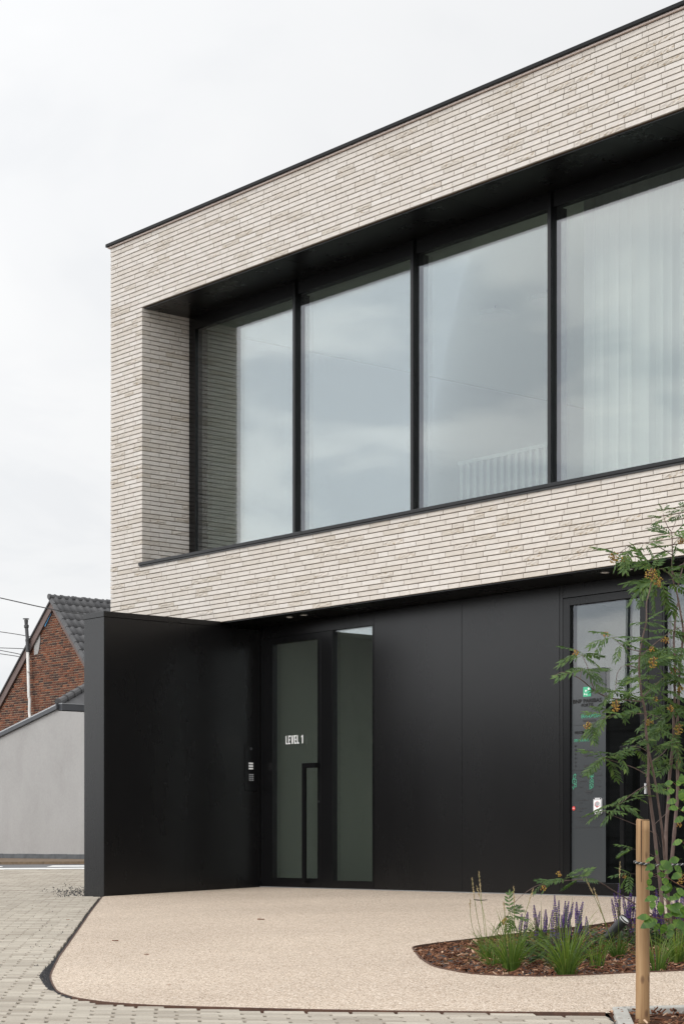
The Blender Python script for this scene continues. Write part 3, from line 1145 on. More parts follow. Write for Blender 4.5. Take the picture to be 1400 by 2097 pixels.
def frame_box(m, xa, xb, za, zb, wl, wr, wb, wt, y0, y1):
    m.box(xa, xa + wl, y0, y1, za, zb)
    m.box(xb - wr, xb, y0, y1, za, zb)
    m.box(xa + wl, xb - wr, y0, y1, za, za + wb)
    m.box(xa + wl, xb - wr, y0, y1, zb - wt, zb)


def pull_handle(door, x0, x1, z1, y):
    """square-tube pull: vertical bar to the foot of the leaf, arm across to the stile at its top"""
    m = MB()
    m.box(x0, x0 + 0.045, y - 0.075, y - 0.045, 0.06, z1)
    m.box(x0 + 0.045, x1, y - 0.075, y - 0.045, z1 - 0.05, z1)
    m.box(x1 - 0.045, x1, y - 0.045, y, z1 - 0.05, z1)
    m.box(x0, x0 + 0.045, y - 0.045, y, 0.06, 0.10)
    return m.build('handle', M_FRAME, door, bevel=0.002)


# left door, its post and side light
d1 = MB()
frame_box(d1, 2.168, 3.122, 0.014, 2.660, 0.145, 0.053, 0.093, 0.066, YP - 0.002, YP + 0.06)
d1 = d1.build('door', M_FRAME, B, bevel=0.003)
MB().pane(2.314, 3.068, YP + 0.022, YP + 0.046, 0.108, 2.593).build('pane', [M_CLEAR, M_FRAME], d1)
pull_handle(d1, 2.900, 3.112, 1.305, YP)
MB().tube([(3.095, YP - 0.012, 0.905), (3.095, YP + 0.0, 0.905)], 0.011, 12).build('lock', M_LAMP, d1)
MB().box(2.104, 2.164, YP + 0.001, YP + 0.06, 0.014, 2.660).build('door_jamb', M_FRAME, B)
MB().box(3.126, 3.300, YP - 0.001, YP + 0.06, 0.014, 2.660).build('door_post', M_FRAME, B, bevel=0.002)
sl_ = MB()
frame_box(sl_, 3.304, 3.951, 0.014, 2.6625, 0.012, 0.018, 0.076, 0.001, YP + 0.0, YP + 0.06)
sl_ = sl_.build('side_light', M_FRAME, B)
MB().pane(3.317, 3.932, YP + 0.022, YP + 0.046, 0.091, 2.661).build('pane', [M_CLEAR, M_FRAME], sl_)

# right (bank) door and the window beyond it
d2 = MB()
frame_box(d2, 6.555, 7.560, 0.016, 2.676, 0.084, 0.092, 0.106, 0.070, YP - 0.002, YP + 0.06)
d2 = d2.build('door', M_FRAME, B, bevel=0.003)
MB().pane(6.640, 7.467, YP + 0.022, YP + 0.046, 0.123, 2.605).build('pane', [M_CLEAR, M_FRAME], d2)
pull_handle(d2, 7.300, 7.54, 1.318, YP)
MB().box(7.535, 7.550, YP - 0.022, YP - 0.003, 0.90, 0.99).build('lock', M_SILVER, d2)
MB().box(7.564, 7.720, YP - 0.001, YP + 0.06, 0.016, 2.676).build('door_post', M_FRAME, B, bevel=0.002)
for xa, xb in ((7.724, 9.30), (9.32, XE - 0.05)):
    w = MB()
    frame_box(w, xa, xb, 0.016, 2.676, 0.018, 0.06, 0.08, 0.001, YP, YP + 0.06)
    w = w.build('window', M_FRAME, B)
    MB().pane(xa + 0.019, xb - 0.061, YP + 0.022, YP + 0.046, 0.097, 2.674).build('pane', [M_CLEAR, M_FRAME], w)

# ------------------------------------------------------------------ lettering
def text_mesh(s, x, z, w, h, y, m, parent, name='lettering', bold=0.0):
    """flat lettering facing -Y with its lower left corner at x, z, fitted to w by h"""
    cu = bpy.data.curves.new('lettering', 'FONT')
    cu.body = s
    cu.offset = bold
    cu.resolution_u = 3
    tmp = bpy.data.objects.new('tmp', cu)
    COL.objects.link(tmp)
    dg = bpy.context.evaluated_depsgraph_get()
    me = bpy.data.meshes.new_from_object(tmp.evaluated_get(dg))
    bpy.data.objects.remove(tmp)
    bpy.data.curves.remove(cu)
    xs = [v.co.x for v in me.vertices]
    zs = [v.co.y for v in me.vertices]
    sx, sz = w / (max(xs) - min(xs)), h / (max(zs) - min(zs))
    x0, z0 = min(xs), min(zs)
    for v in me.vertices:
        v.co = Vector((x + (v.co.x - x0) * sx, y, z + (v.co.y - z0) * sz))
    me.materials.clear()
    me.materials.append(m)
    return link(name, me, parent)


def block_text(s_, x, z, h, y, m_, parent, adv):
    """condensed block capitals as flat print"""
    st_ = 0.15                       # stroke, in letter heights
    G_ = {'L': (0.40, [[(0, 0), (.40, 0), (.40, .14), (st_ + .02, .14), (st_ + .02, 1), (0, 1)]]),
          'E': (0.41, [[(0, 0), (.41, 0), (.41, .14), (.17, .14), (.17, .43), (.36, .43), (.36, .57), (.17, .57), (.17, .86), (.41, .86), (.41, 1), (0, 1)]]),
          'V': (0.50, [[(.16, 0), (.34, 0), (.50, 1), (.33, 1), (.25, .26), (.17, 1), (0, 1)]]),
          '1': (0.34, [[(.15, 0), (.33, 0), (.33, 1), (.20, 1), (.15, .90), (0, .84), (0, .72), (.15, .76)]])}
    m2 = MB()
    cx2 = x
    for ch in s_:
        if ch == ' ':
            cx2 += 0.30 * h * adv
            continue
        w2, polys = G_[ch]
        for p_ in polys:
            tris = tessellate_polygon([[Vector((a, b2, 0)) for a, b2 in p_]])
            for t_ in tris:
                m2.face([(cx2 + p_[q_][0] * h * adv, y, z + p_[q_][1] * h) for q_ in t_])
        cx2 += (w2 + 0.085) * h * adv
    return m2.build('lettering', m_, parent)


block_text('LEVEL 1', 2.512, 1.521, 0.089, YP + 0.0195, M_WHITEPRINT, d1, 1.03)

# the bank's sign: a grey film panel standing behind the glass with print on it
YS = YP + 0.018
S = thing('information_panel', (6.83, YS, 0.13), 'tall grey information panel with green print on the bank door glass', 'sign')
MB().box(6.644, 7.053, YP + 0.0180, YP + 0.0205, 0.128, 2.028).build('panel', M_FILM, S)
YL = YP + 0.0155


def sx(px):
    """panel x for a photo column (the panel stands at y = YS)"""
    d = FWD + (px - PCX) / F * RGT
    t = (YL - CAM.y) / d.y
    return CAM.x + t * d.x


def szz(px, py):
    d = FWD + (px - PCX) / F * RGT
    t = (YL - CAM.y) / d.y
    return CAM.z + t * (HOR - py) / F


def ptext(s, px0, px1, py0, py1, m, bold=0.004):
    """lettering between two photo columns; py0 top and py1 bottom measured at its left end"""
    return text_mesh(s, sx(px0), szz(px0, py1), sx(px1) - sx(px0), szz(px0, py0) - szz(px0, py1), YL, m, S, bold=bold)


def pbar(px0, px1, py, h, m):
    zc_ = szz(px0, py)
    return MB().box(sx(px0), sx(px1), YL, YL + 0.002, zc_ - h / 2, zc_ + h / 2).build('printed_line', m, S)


lx0, lx1, lz0, lz1 = sx(1193.8), sx(1209.5), szz(1193.8, 1427.5), szz(1193.8, 1407.5)
lg = MB().box(lx0, lx1, YL - 0.001, YL + 0.002, lz0, lz1).build('logo', M_GREENLOGO, S)
m = MB()
for u, v, r_, rot in ((0.72, 0.78, 0.17, 0.5), (0.36, 0.60, 0.16, 0.1), (0.20, 0.27, 0.13, -0.5), (0.48, 0.22, 0.11, -0.9)):
    cx_, cz_ = lx0 + u * (lx1 - lx0), lz0 + v * (lz1 - lz0)
    pts = []
    for k in range(10):
        a = rot + k * math.pi / 5
        rr = (r_ if k % 2 == 0 else r_ * 0.42) * (lx1 - lx0) * (1.35 if k == 0 else 1.0)
        pts.append((cx_ + rr * math.cos(a), YL - 0.003, cz_ + rr * math.sin(a)))
    m.face(pts)
m.build('logo_star', M_WHITEPRINT, lg)
ptext('BNP PARIBAS', 1172.8, 1231.0, 1433.5, 1441.8, M_DARKPRINT, 0.012)
ptext('FORTIS', 1190.2, 1214.0, 1441.8, 1448.3, M_DARKPRINT, 0.012)
ptext('ERPS-KWERPS', 1190.0, 1229.0, 1464.0, 1471.5, M_GREEN)
pbar(1193.5, 1219.0, 1477.0, 0.018, M_FAINTPRINT)
ptext('WELKOM', 1175.8, 1195.0, 1498.0, 1504.5, M_DARKPRINT)
ptext('OPEN NA AFSPRAAK', 1175.0, 1206.0, 1514.5, 1520.2, M_GREEN)
for s_, py in (('MA', 1528.5), ('DI', 1537.0), ('WO', 1545.4), ('DO', 1553.5), ('VR', 1562.0), ('ZA', 1569.7)):
    ptext(s_, 1176.2, 1180.2, py - 1.8, py + 1.8, M_DARKPRINT)
for py in (1539.5, 1548.0, 1569.5):
    pbar(1195.2, 1202.8, py, 0.018, M_FAINTPRINT)
    pbar(1205.0, 1213.0, py - 0.5, 0.018, M_FAINTPRINT)
for px0, px1, py, h in ((1184, 1199, 1590, .006), (1184, 1199, 1601, .006), (1184, 1191, 1612.5, .006), (1219, 1232, 1588.5, .006), (1219, 1228, 1600, .006), (1219, 1229, 1611.5, .006), (1198, 1212, 1621.5, .010), (1200, 1210, 1625.5, .006), (1178, 1204, 1639.5, .006), (1183, 1192, 1645, .006), (1182, 1199, 1656, .006), (1182, 1192, 1661.5, .006), (1176, 1226, 1674, .006), (1183, 1226, 1679, .006), (1186, 1222, 1684, .005), (1172, 1233, 1695, .004), (1172, 1230, 1578, .003), (1174, 1192, 1486, .003)):
    pbar(px0, px1, py, h, M_FAINTPRINT)


def outline(pts, w, m):
    mm = MB()
    P = [Vector(p) for p in pts]
    for i in range(len(P)):
        a, c_ = P[i], P[(i + 1) % len(P)]
        d = (c_ - a).normalized()
        n_ = Vector((-d.y, d.x)) * w / 2
        q = [a - n_ - d * w / 2, c_ - n_ + d * w / 2, c_ + n_ + d * w / 2, a + n_ - d * w / 2]
        mm.face([(p.x, YL - 0.0004 * (i % 3), p.y) for p in q])
    return mm


ICON = {
    0: [[(-.35, -.5), (.2, -.4), (.4, .3), (.1, .5), (-.3, .1)], [(-.05, .2), (.15, .2), (.15, .35), (-.05, .35)]],
    1: [[(-.5, -.35), (-.1, -.35), (0, -.55), (.1, -.35), (.5, -.35), (.5, .4), (-.5, .4)], [(-.1, -.05), (.1, 0), (-.1, .15)]],
    2: [[(-.5, .0), (-.1, .0), (-.3, -.5)], [(0, 0), (.45, 0), (.45, .5), (0, .5)]],
    3: [[(-.5, -.3), (-.15, -.3), (0, -.5), (.15, -.3), (.5, -.3), (.5, .5), (-.5, .5)], [(-.2, -.2), (0, .25), (.2, -.2)]],
    4: [[(-.45, -.3), (0, -.5), (.45, -.3), (.4, .3), (0, .55), (-.4, .2)], [(-.1, -.1), (.2, -.1), (.05, .2)]],
    5: [[(-.4, -.5), (0, -.35), (.4, -.1), (.45, .5), (.2, .5), (.1, 0), (-.2, 0), (-.2, .5), (-.45, .5)], [(-.1, -.2), (.05, -.15), (-.05, -.1)]],
}
for k, (px, py) in enumerate(((1176, 1590), (1175.8, 1600.8), (1176, 1612), (1210.8, 1588.5), (1211, 1600), (1210.6, 1611.5))):
    cx_, cz_ = sx(px), szz(px, py)
    mm = MB()
    for poly in ICON[k]:
        q = outline([(cx_ + u * 0.048, cz_ + v * 0.042) for u, v in poly], 0.0036, M_GREEN)
        mm.mesh(q.v, q.f)
    mm.build('icon', M_GREEN, S)
cx_, cz_ = sx(1174.3), szz(1174.3, 1656)
st = MB()
st.face([(cx_ + 0.019 * math.cos(a * math.pi / 12), YL - 0.0005, cz_ + 0.019 * math.sin(a * math.pi / 12)) for a in range(24)])
st = st.build('round_sticker', M_RED, S)
MB().box(cx_ - 0.013, cx_ + 0.013, YL - 0.0025, YL - 0.001, cz_ - 0.005, cz_ + 0.005).build('sticker_bar', plain('pale_red_print', (0.75, 0.35, 0.32), 0.5), st)

# small plaque fixed to the glass
YQ = YP + 0.0005
P0 = thing('door_plaque', (6.99, YQ, 1.1), 'small white plaque with red and grey emblem on the bank door glass', 'plaque')


def qx(px, py, y):
    d = FWD + (px - PCX) / F * RGT
    t = (y - CAM.y) / d.y
    return CAM.x + t * d.x, CAM.z + t * (HOR - py) / F


(xa, zb), (xb, _), (_, za) = qx(1214.2, 1634.5, YQ), qx(1231.2, 1634.5, YQ), qx(1214.2, 1668, YQ)


def rrect(x0, x1, z0, z1, r_, y):
    pts = []
    for cx_, cz_, a0_ in ((x1 - r_, z1 - r_, 0), (x0 + r_, z1 - r_, 90), (x0 + r_, z0 + r_, 180), (x1 - r_, z0 + r_, 270)):
        for k in range(5):
            a = R(a0_ + k * 22.5)
            pts.append((cx_ + r_ * math.cos(a), cz_ + r_ * math.sin(a)))
    return pts


def slab(pts, y0, y1):
    mm = MB()
    n_ = len(pts)
    mm.mesh([(x, y0, z) for x, z in pts] + [(x, y1, z) for x, z in pts], [tuple(range(n_ - 1, -1, -1)), tuple(range(n_, 2 * n_))] + [(i, (i + 1) % n_, n_ + (i + 1) % n_, n_ + i) for i in range(n_)])
    return mm


slab(rrect(xa, xb, za, zb, 0.018, YQ), YQ, YQ + 0.012).build('plate', M_SILVER, P0)
slab(rrect(xa + 0.012, xb - 0.012, za + 0.025, zb - 0.022, 0.006, YQ), YQ - 0.002, YQ).build('card', M_WHITEPRINT, P0)
w_, h_ = xb - xa, zb - za
slab([(xa + w_ * (0.52 + 0.27 * math.cos(a * .5236)), za + h_ * (0.64 + 0.135 * math.sin(a * .5236) + 0.03 * math.cos(a * .5236))) for a in range(12)], YQ - 0.004, YQ - 0.002).build('emblem', M_GREYPRINT, P0)
em = MB()
for a0_, a1_, r_ in ((60, 300, 0.30), (200, 330, 0.34)):
    for a in range(a0_, a1_, 24):
        p_ = [(xa + w_ * (0.52 + rr * math.cos(R(b_))), YQ - 0.0045, za + h_ * (0.62 + rr * 0.55 * math.sin(R(b_)))) for rr, b_ in ((r_, a), (r_, a + 20), (r_ * 0.82, a + 20), (r_ * 0.82, a))]
        em.face(p_)
em.face([(xa + w_ * 0.35, YQ - 0.0045, za + h_ * 0.40), (xa + w_ * 0.55, YQ - 0.0045, za + h_ * 0.47), (xa + w_ * 0.50, YQ - 0.0045, za + h_ * 0.41)])
em.build('emblem_ring', plain('soft_red_print', (0.62, 0.16, 0.17), 0.5), P0)
sc_ = MB()
for u, v in ((0.13, 0.05), (0.87, 0.05), (0.13, 0.95), (0.87, 0.95)):
    sc_.tube([(xa + w_ * u, YQ - 0.002, za + h_ * v), (xa + w_ * u, YQ + 0.001, za + h_ * v)], 0.006, 8)
sc_.build('screw', M_FRAME, P0)

# ------------------------------------------------------------------ wing wall
WW = thing('wing_wall', (1.92, -0.5, 0), 'black metal clad wing wall standing out from the building front', 'wall')
zg = gz(-1.457)
MB().box(1.745, 2.088, -1.445, 0.012, -0.09, 2.755).build('core', M_BLACK, WW)
MB().box(1.733, 2.0995, -1.457, -1.446, zg - 0.012, 2.760).build('end_panel', M_BLACK, WW, bevel=0.0015)


def side_panel(y0, y1):
    mm = MB()
    z0a, z0b = gz(y0) - 0.006, gz(y1) - 0.006
    vs = [(2.089, y0, z0a), (2.100, y0, z0a), (2.100, y1, z0b), (2.089, y1, z0b), (2.089, y0, 2.760), (2.100, y0, 2.760), (2.100, y1, 2.760), (2.089, y1, 2.760)]
    mm.mesh(vs, [(0, 3, 2, 1), (4, 5, 6, 7), (0, 1, 5, 4), (1, 2, 6, 5), (2, 3, 7, 6), (3, 0, 4, 7)])
    return mm.build('side_panel', M_BLACK, WW, bevel=0.0015)


side_panel(-1.4455, -0.450)
side_panel(-0.447, 0.530)
MB().box(1.734, 1.744, -1.4455, 0.0, -0.08, 2.760).build('side_panel', M_BLACK, WW)
MB().box(1.727, 2.106, -1.463, -0.004, 2.761, 2.818).build('coping', M_BLACK, WW, bevel=0.003)

IC = thing('intercom', (2.105, 0.40, 1.27), 'black door intercom with white name plates and a keypad', 'intercom')
XI = 2.102
MB().box(XI, XI + 0.008, 0.318, 0.480, 1.028, 1.530).build('plate', M_FRAME, IC, bevel=0.002)
for z in (1.327, 1.299, 1.272):
    MB().box(XI + 0.008, XI + 0.011, 0.368, 0.425, z - 0.009, z + 0.009).build('name_plate', M_WHITEPRINT, IC)
for r_ in range(4):
    for c_ in range(3):
        y, z = 0.373 + c_ * 0.022, 1.208 - r_ * 0.020
        MB().box(XI + 0.008, XI + 0.011, y, y + 0.013, z - 0.006, z + 0.006).build('key', M_GREYPRINT, IC)
MB().tube([(XI + 0.008, 0.398, 1.485), (XI + 0.012, 0.398, 1.485)], 0.017, 16).build('camera_lens', M_SILL, IC)
MB().tube([(XI + 0.008, 0.398, 1.372), (XI + 0.010, 0.398, 1.372)], 0.017, 16).build('speaker', M_BLACK, IC)

# ------------------------------------------------------------------ grey annex across the street
YA = 5.7
XC = -10.332
AX = thing('grey_annex', (XC, YA, 0.17), 'low grey rendered annex with a sloping dark roof edge', 'building')


def rake(x):                                    # underside of the sloping roof edge along the front
    return 2.80 + (x - XC) * 0.2065


m = MB()
fx = [-18.0, XC]
m.mesh([(-18, YA, 0.05), (XC, YA, 0.05), (XC, YA, 2.80), (-18, YA, rake(-18)), (-18, YA + 5, 0.05), (XC, YA + 5, 0.05), (XC, YA + 5, 2.80), (-18, YA + 5, rake(-18))],
       [(0, 1, 2, 3), (1, 5, 6, 2), (5, 4, 7, 6), (4, 0, 3, 7), (3, 2, 6, 7)])
m.mesh([(XC, YA, 0.05), (-8.2, YA, 0.05), (-8.2, YA, 2.585), (XC, YA, 2.76), (XC, YA + 0.25, 0.05), (-8.2, YA + 0.25, 0.05), (-8.2, YA + 0.25, 2.585), (XC, YA + 0.25, 2.76)],
       [(0, 1, 2, 3), (1, 5, 6, 2), (3, 2, 6, 7), (5, 4, 7, 6)])
m.build('wall', M_PLASTER, AX)
m = MB()
x = XC - 4.0
k = 0
while x < -8.25:
    x1 = min(x + (0.52, 0.50, 0.62)[k % 3], -8.2)
    MB().box(x + 0.002, x1 - 0.002, YA - 0.014, YA + 0.01, 0.14, 0.283 + (k % 2) * 0.003).build('plinth_slab', M_BLUESTONE, AX)
    x = x1
    k += 1
m = MB()
m.mesh([(-18, YA - 0.05, rake(-18) - 0.02), (XC + 0.04, YA - 0.05, 2.79), (XC + 0.04, YA - 0.05, 2.875), (-18, YA - 0.05, rake(-18) + 0.065),
        (-18, YA + 0.12, rake(-18) - 0.02), (XC + 0.04, YA + 0.12, 2.79), (XC + 0.04, YA + 0.12, 2.875), (-18, YA + 0.12, rake(-18) + 0.065)],
       [(0, 1, 2, 3), (1, 5, 6, 2), (5, 4, 7, 6), (3, 2, 6, 7), (0, 4, 5, 1)])
m.build('roof_edge', M_ZINC, AX)
m = MB()
m.mesh([(-18, YA - 0.052, rake(-18) + 0.066), (XC + 0.02, YA - 0.052, 2.874), (XC + 0.02, YA + 0.05, 2.905), (-18, YA + 0.05, rake(-18) + 0.097)], [(0, 1, 2, 3)])
m.mesh([(-18, YA - 0.053, rake(-18) + 0.042), (XC + 0.02, YA - 0.053, 2.850), (XC + 0.02, YA - 0.053, 2.8735), (-18, YA - 0.053, rake(-18) + 0.0655)], [(0, 1, 2, 3)])
m.build('edge_trim', M_ALU, AX)
m = MB().box(XC + 0.012, XC + 0.14, YA + 0.004, YA + 5.0, 2.765, 2.875)
m.build('gutter', M_ZINC, AX)
m = MB().box(XC + 0.010, XC + 0.145, YA + 0.002, YA + 5.0, 2.876, 2.886)
m.build('gutter_rim', M_ALU, AX)
# small roof slope behind the gutter with interlocking tiles and a hip of ridge rolls
hip0, hip1 = Vector((XC + 0.0, YA + 0.02, 2.90)), Vector((XC - 0.55, YA + 1.9, 3.62))


def pantile(L=0.36, Wd=0.22, h=0.048):
    prof = [(0.0, 0.012), (0.10, 0.0), (0.42, 0.0), (0.52, h * 0.6), (0.66, h), (0.86, h * 0.8), (1.02, 0.012)]
    vs = []
    for v, dz in ((0, 0.014), (L, 0.0)):
        for u, z in prof:
            vs.append((u * Wd, v, z + dz))
    n_ = len(prof)
    for u, z in prof:
        vs.append((u * Wd, 0, z + 0.014 - 0.018))
    fs = [(i, i + 1, n_ + i + 1, n_ + i) for i in range(n_ - 1)] + [(2 * n_ + i, 2 * n_ + i + 1, i + 1, i) for i in range(n_ - 1)]
    return vs, fs


TILES = []
for k in range(3):
    mm = MB()
    vs, fs = pantile()
    mm.mesh(vs, fs, (0.2, 0.5, 0.85)[k])
    me = mm.data('roof_tile', M_TILE)
    me.polygons.foreach_set('use_smooth', [i < 6 for i in range(len(me.polygons))])
    TILES.append(me)


def lay_tile(parent, origin, along, upslope, q):
    n_ = along.cross(upslope).normalized()
    M = Matrix((along, upslope, n_)).transposed().to_4x4()
    M.translation = origin
    return link('roof_tile', q.choice(TILES), parent, M)


tr_ = random.Random(2)
al = Vector((0, 1, 0))
us = Vector((-0.62, 0, 0.78)).normalized()
m = MB()
hd = Vector((-0.80, 1.60, 0.66))
h0 = Vector((XC + 0.02, YA, 2.89))
h1 = h0 + hd * 1.6
us = Vector((-0.80, 0, 0.66)).normalized()
m.face([h0, (h0.x, YA + 5, h0.z), (h1.x, YA + 5, h1.z), h1])
m.face([h0, h1, (h1.x, h1.y, 2.6), (h0.x - 0.02, h0.y + 0.05, 2.6)])
m.face([(h1.x, YA + 5, h1.z), h1, (h1.x, h1.y, 2.6), (h1.x, YA + 5, 2.6)])
m.build('roof', M_TILE, AX)
for r_ in range(5):
    for c_ in range(10):
        y = YA + 0.05 + c_ * 0.22
        z = r_ * 0.31
        if (y - YA) < (us.z * (z + 0.36) / 0.66) * 1.60 - 0.05 or z > 1.6:
            continue
        lay_tile(AX, Vector((XC + 0.03, y, 2.895)) + us * z, al, us, tr_)
for k in range(12):
    p0 = Vector((XC + 0.02, YA, 2.905)) + hd * (k * 0.125)
    p1 = Vector((XC + 0.02, YA, 2.905)) + hd * (k * 0.125 + 0.140)
    mm = MB().tube([p0, p0 + (p1 - p0) * 0.12, p0 + (p1 - p0) * 0.14, p1], [0.075, 0.075, 0.066, 0.060], 10)
    mm.build('ridge_tile', M_TILE, AX, smooth=False)

# ------------------------------------------------------------------ red brick house behind it
YG = 15.0
AP = Vector((-25.542, YG, 6.90))
H = thing('brick_house', (-25.5, YG, 0.3), 'old red brick house with steep tiled gable roof behind the annex', 'house')
SL, SRr = 0.90, 1.04                                # slope of the left and right roof planes (dz/dx)


def gable_z(x):
    return AP.z - (AP.x - x) * SL if x < AP.x else AP.z - (x - AP.x) * SRr


m = MB()
m.mesh([(-29.6, YG + 0.012, 0.2), (-21.2, YG + 0.012, 0.2), (-21.2, YG + 0.012, gable_z(-21.2) - 0.15), (AP.x, YG + 0.012, AP.z - 0.15), (-29.6, YG + 0.012, gable_z(-29.6) - 0.15),
        (-29.6, YG + 6, 0.2), (-21.2, YG + 6, 0.2), (-21.2, YG + 6, gable_z(-21.2) - 0.15), (AP.x, YG + 6, AP.z - 0.15), (-29.6, YG + 6, gable_z(-29.6) - 0.15)],
       [(0, 1, 2, 3, 4), (1, 6, 7, 2), (0, 4, 9, 5), (5, 9, 8, 7, 6)])
m.build('wall', M_OLDMORTAR, H)
ob = MB()
q = random.Random(8)
cz = 0.063
for k in range(int(3.0 / cz), int(6.9 / cz)):
    z = k * cz
    x = -29.2 + (0.105 if k % 2 else 0) + q.uniform(-0.02, 0.02)
    while x < -22.0:
        L = 0.215 if q.random() > 0.35 else 0.11
        xm = x + L / 2
        px, py, t = proj((xm, YG, z))
        if z + cz < gable_z(xm) - 0.20 and -60 < px < 260:
            u = q.random()
            tint = q.uniform(0.0, 0.2) if u < 0.26 else min(1, max(0.2, q.gauss(0.52, 0.18)))
            d = q.uniform(-0.004, 0.004)
            e = 0.003
            v = [(x + 0.007, YG + d, z + 0.008), (x + L - 0.008 + q.uniform(-.003, .003), YG + d, z + 0.008 + q.uniform(-.002, .002)), (x + L - 0.008, YG + d, z + cz - 0.008 + q.uniform(-.003, .003)), (x + 0.007, YG + d, z + cz - 0.008)]
            b_ = [(a, YG + 0.03, c2) for a, _, c2 in v]
            ob.mesh(v + b_, [(0, 1, 2, 3), (4, 5, 1, 0), (5, 6, 2, 1), (6, 7, 3, 2), (7, 4, 0, 3)], tint, 1.0 if q.random() < 0.12 else 0.0)
        x += L
ob.build('brick', M_OLDBRICK, H, kind='stuff')
# bargeboards
for sgn, s_ in ((-1, SL), (1, SRr)):
    far = AP.x + sgn * 4.6
    zf = gable_z(far)
    m = MB()
    vs = [(AP.x, YG - 0.06, AP.z - 0.045), (far, YG - 0.06, zf - 0.045), (far, YG - 0.06, zf - 0.30), (AP.x, YG - 0.06, AP.z - 0.30)]
    vs += [(a, YG - 0.02, c_) for a, _, c_ in vs]
    m.mesh(vs, [(0, 1, 2, 3), (4, 7, 6, 5), (0, 4, 5, 1), (3, 2, 6, 7), (1, 5, 6, 2)])
    m.build('bargeboard', M_BARGE, H)
m = MB()
m.mesh([(AP.x - 0.10, YG - 0.025, AP.z - 0.32), (AP.x - 0.42, YG - 0.025, AP.z - 0.66), (AP.x - 0.40, YG - 0.025, AP.z - 0.72), (AP.x - 0.09, YG - 0.025, AP.z - 0.40)], [(0, 1, 2, 3)])
m.build('roof_foil', M_BLUEFOIL, H)
# plaster patch
m = MB()
m.mesh([(-26.52, YG - 0.008, 5.75), (-26.20, YG - 0.008, 6.02), (-26.22, YG - 0.008, 5.80), (-26.28, YG - 0.008, 5.60), (-26.33, YG - 0.008, 5.50), (-26.52, YG - 0.008, 5.48)], [(0, 1, 2, 3, 4, 5)])
m.build('plaster_patch', M_PLASTER, H)
# roof planes and tiles
for sgn, s_ in ((-1, SL), (1, SRr)):
    far = AP.x + sgn * 4.6
    MB().mesh([(0, 0, 0)], [])
    m = MB()
    vs = [(AP.x, YG - 0.10, AP.z), (far, YG - 0.10, gable_z(far)), (far, YG + 6.0, gable_z(far)), (AP.x, YG + 6.0, AP.z)]
    vs += [(a, b_, c_ - 0.05) for a, b_, c_ in vs]
    m.mesh(vs, [(0, 1, 2, 3), (7, 6, 5, 4), (0, 4, 5, 1), (1, 5, 6, 2), (2, 6, 7, 3), (3, 7, 4, 0)])
    m.build('roof', M_TILE, H)
    along = Vector((0, 1, 0)) if sgn > 0 else Vector((0, -1, 0))
    upv = Vector((-sgn, 0, s_)).normalized()
    rows, cols = (10, 16) if sgn > 0 else (14, 2)
    for r_ in range(rows):
        for c_ in range(cols):
            base = Vector((AP.x, YG - 0.12, AP.z + 0.03)) - upv * (0.30 + r_ * 0.30)
            yy = c_ * 0.215
            o_ = base + (along * yy if sgn > 0 else Vector((0, 0.30 + c_ * 0.215, 0)))
            lay_tile(H, o_, along, upv, tr_)
    m = MB()
    if sgn > 0:
        for r_ in range(10):
            p0 = Vector((AP.x, YG - 0.135, AP.z + 0.05)) - upv * (0.30 + r_ * 0.30)
            p1 = p0 + upv * 0.31
            mm = MB()
            nrm = Vector((s_, 0, 1)).normalized()
            vs = [p0 + nrm * 0.012, p1, p1 - nrm * 0.10, p0 - nrm * 0.09]
            vs2 = [v + Vector((0, 0.05, 0)) for v in vs]
            mm.mesh(vs + vs2, [(0, 3, 2, 1), (0, 1, 5, 4), (0, 4, 7, 3), (4, 5, 6, 7)], 0.9)
            mm.build('verge_tile', M_TILE, H)
for k in range(14):
    y0 = YG - 0.16 + k * 0.36
    MB().tube([(AP.x, y0, AP.z + 0.035), (AP.x, y0 + 0.05, AP.z + 0.035), (AP.x, y0 + 0.052, AP.z + 0.03), (AP.x, y0 + 0.375, AP.z + 0.022)], [0.072, 0.072, 0.064, 0.060], 10).build('ridge_tile', M_TILE, H)

FL = thing('flue_pipe', (-26.5, YG - 0.12, 3.9), 'white flue pipe with a black capped top on the brick gable', 'pipe')
yp = YG - 0.14
MB().tube([(-26.50, yp, 3.80), (-26.53, yp, 3.95), (-26.52, yp, 4.30), (-26.56, yp, 4.36), (-26.62, yp, 5.56)], 0.042, 10).build('pipe', M_PVC, FL, smooth=True)
for z in (4.33, 5.02):
    MB().tube([(-26.54 - (z - 4.3) * 0.055, yp, z), (-26.54 - (z - 4.3) * 0.055, yp, z + 0.04)], 0.047, 10).build('pipe_joint', M_PVC, FL)
MB().tube([(-26.62, yp, 5.56), (-26.63, yp, 5.84), (-26.635, yp, 5.85), (-26.635, yp, 5.90), (-26.64, yp, 5.91), (-26.68, yp, 6.20), (-26.685, yp, 6.22), (-26.69, yp, 6.28), (-26.695, yp, 6.30), (-26.70, yp, 6.42)], [0.052, 0.052, 0.058, 0.058, 0.047, 0.047, 0.065, 0.065, 0.045, 0.055], 12).build('flue_top', M_BLACKPVC, FL)
MB().tube([(-26.71, yp, 6.44), (-26.71, yp, 6.46)], 0.085, 12).build('rain_cap', M_BLACKPVC, FL)


# overhead cables
def cable(pts, label):
    P = smooth_poly([at(*p) for p in pts], 6)
    MB().tube(P, 0.012, 5).build('overhead_cable', M_CABLE, label=label, cat='cable', group='cables over the street')


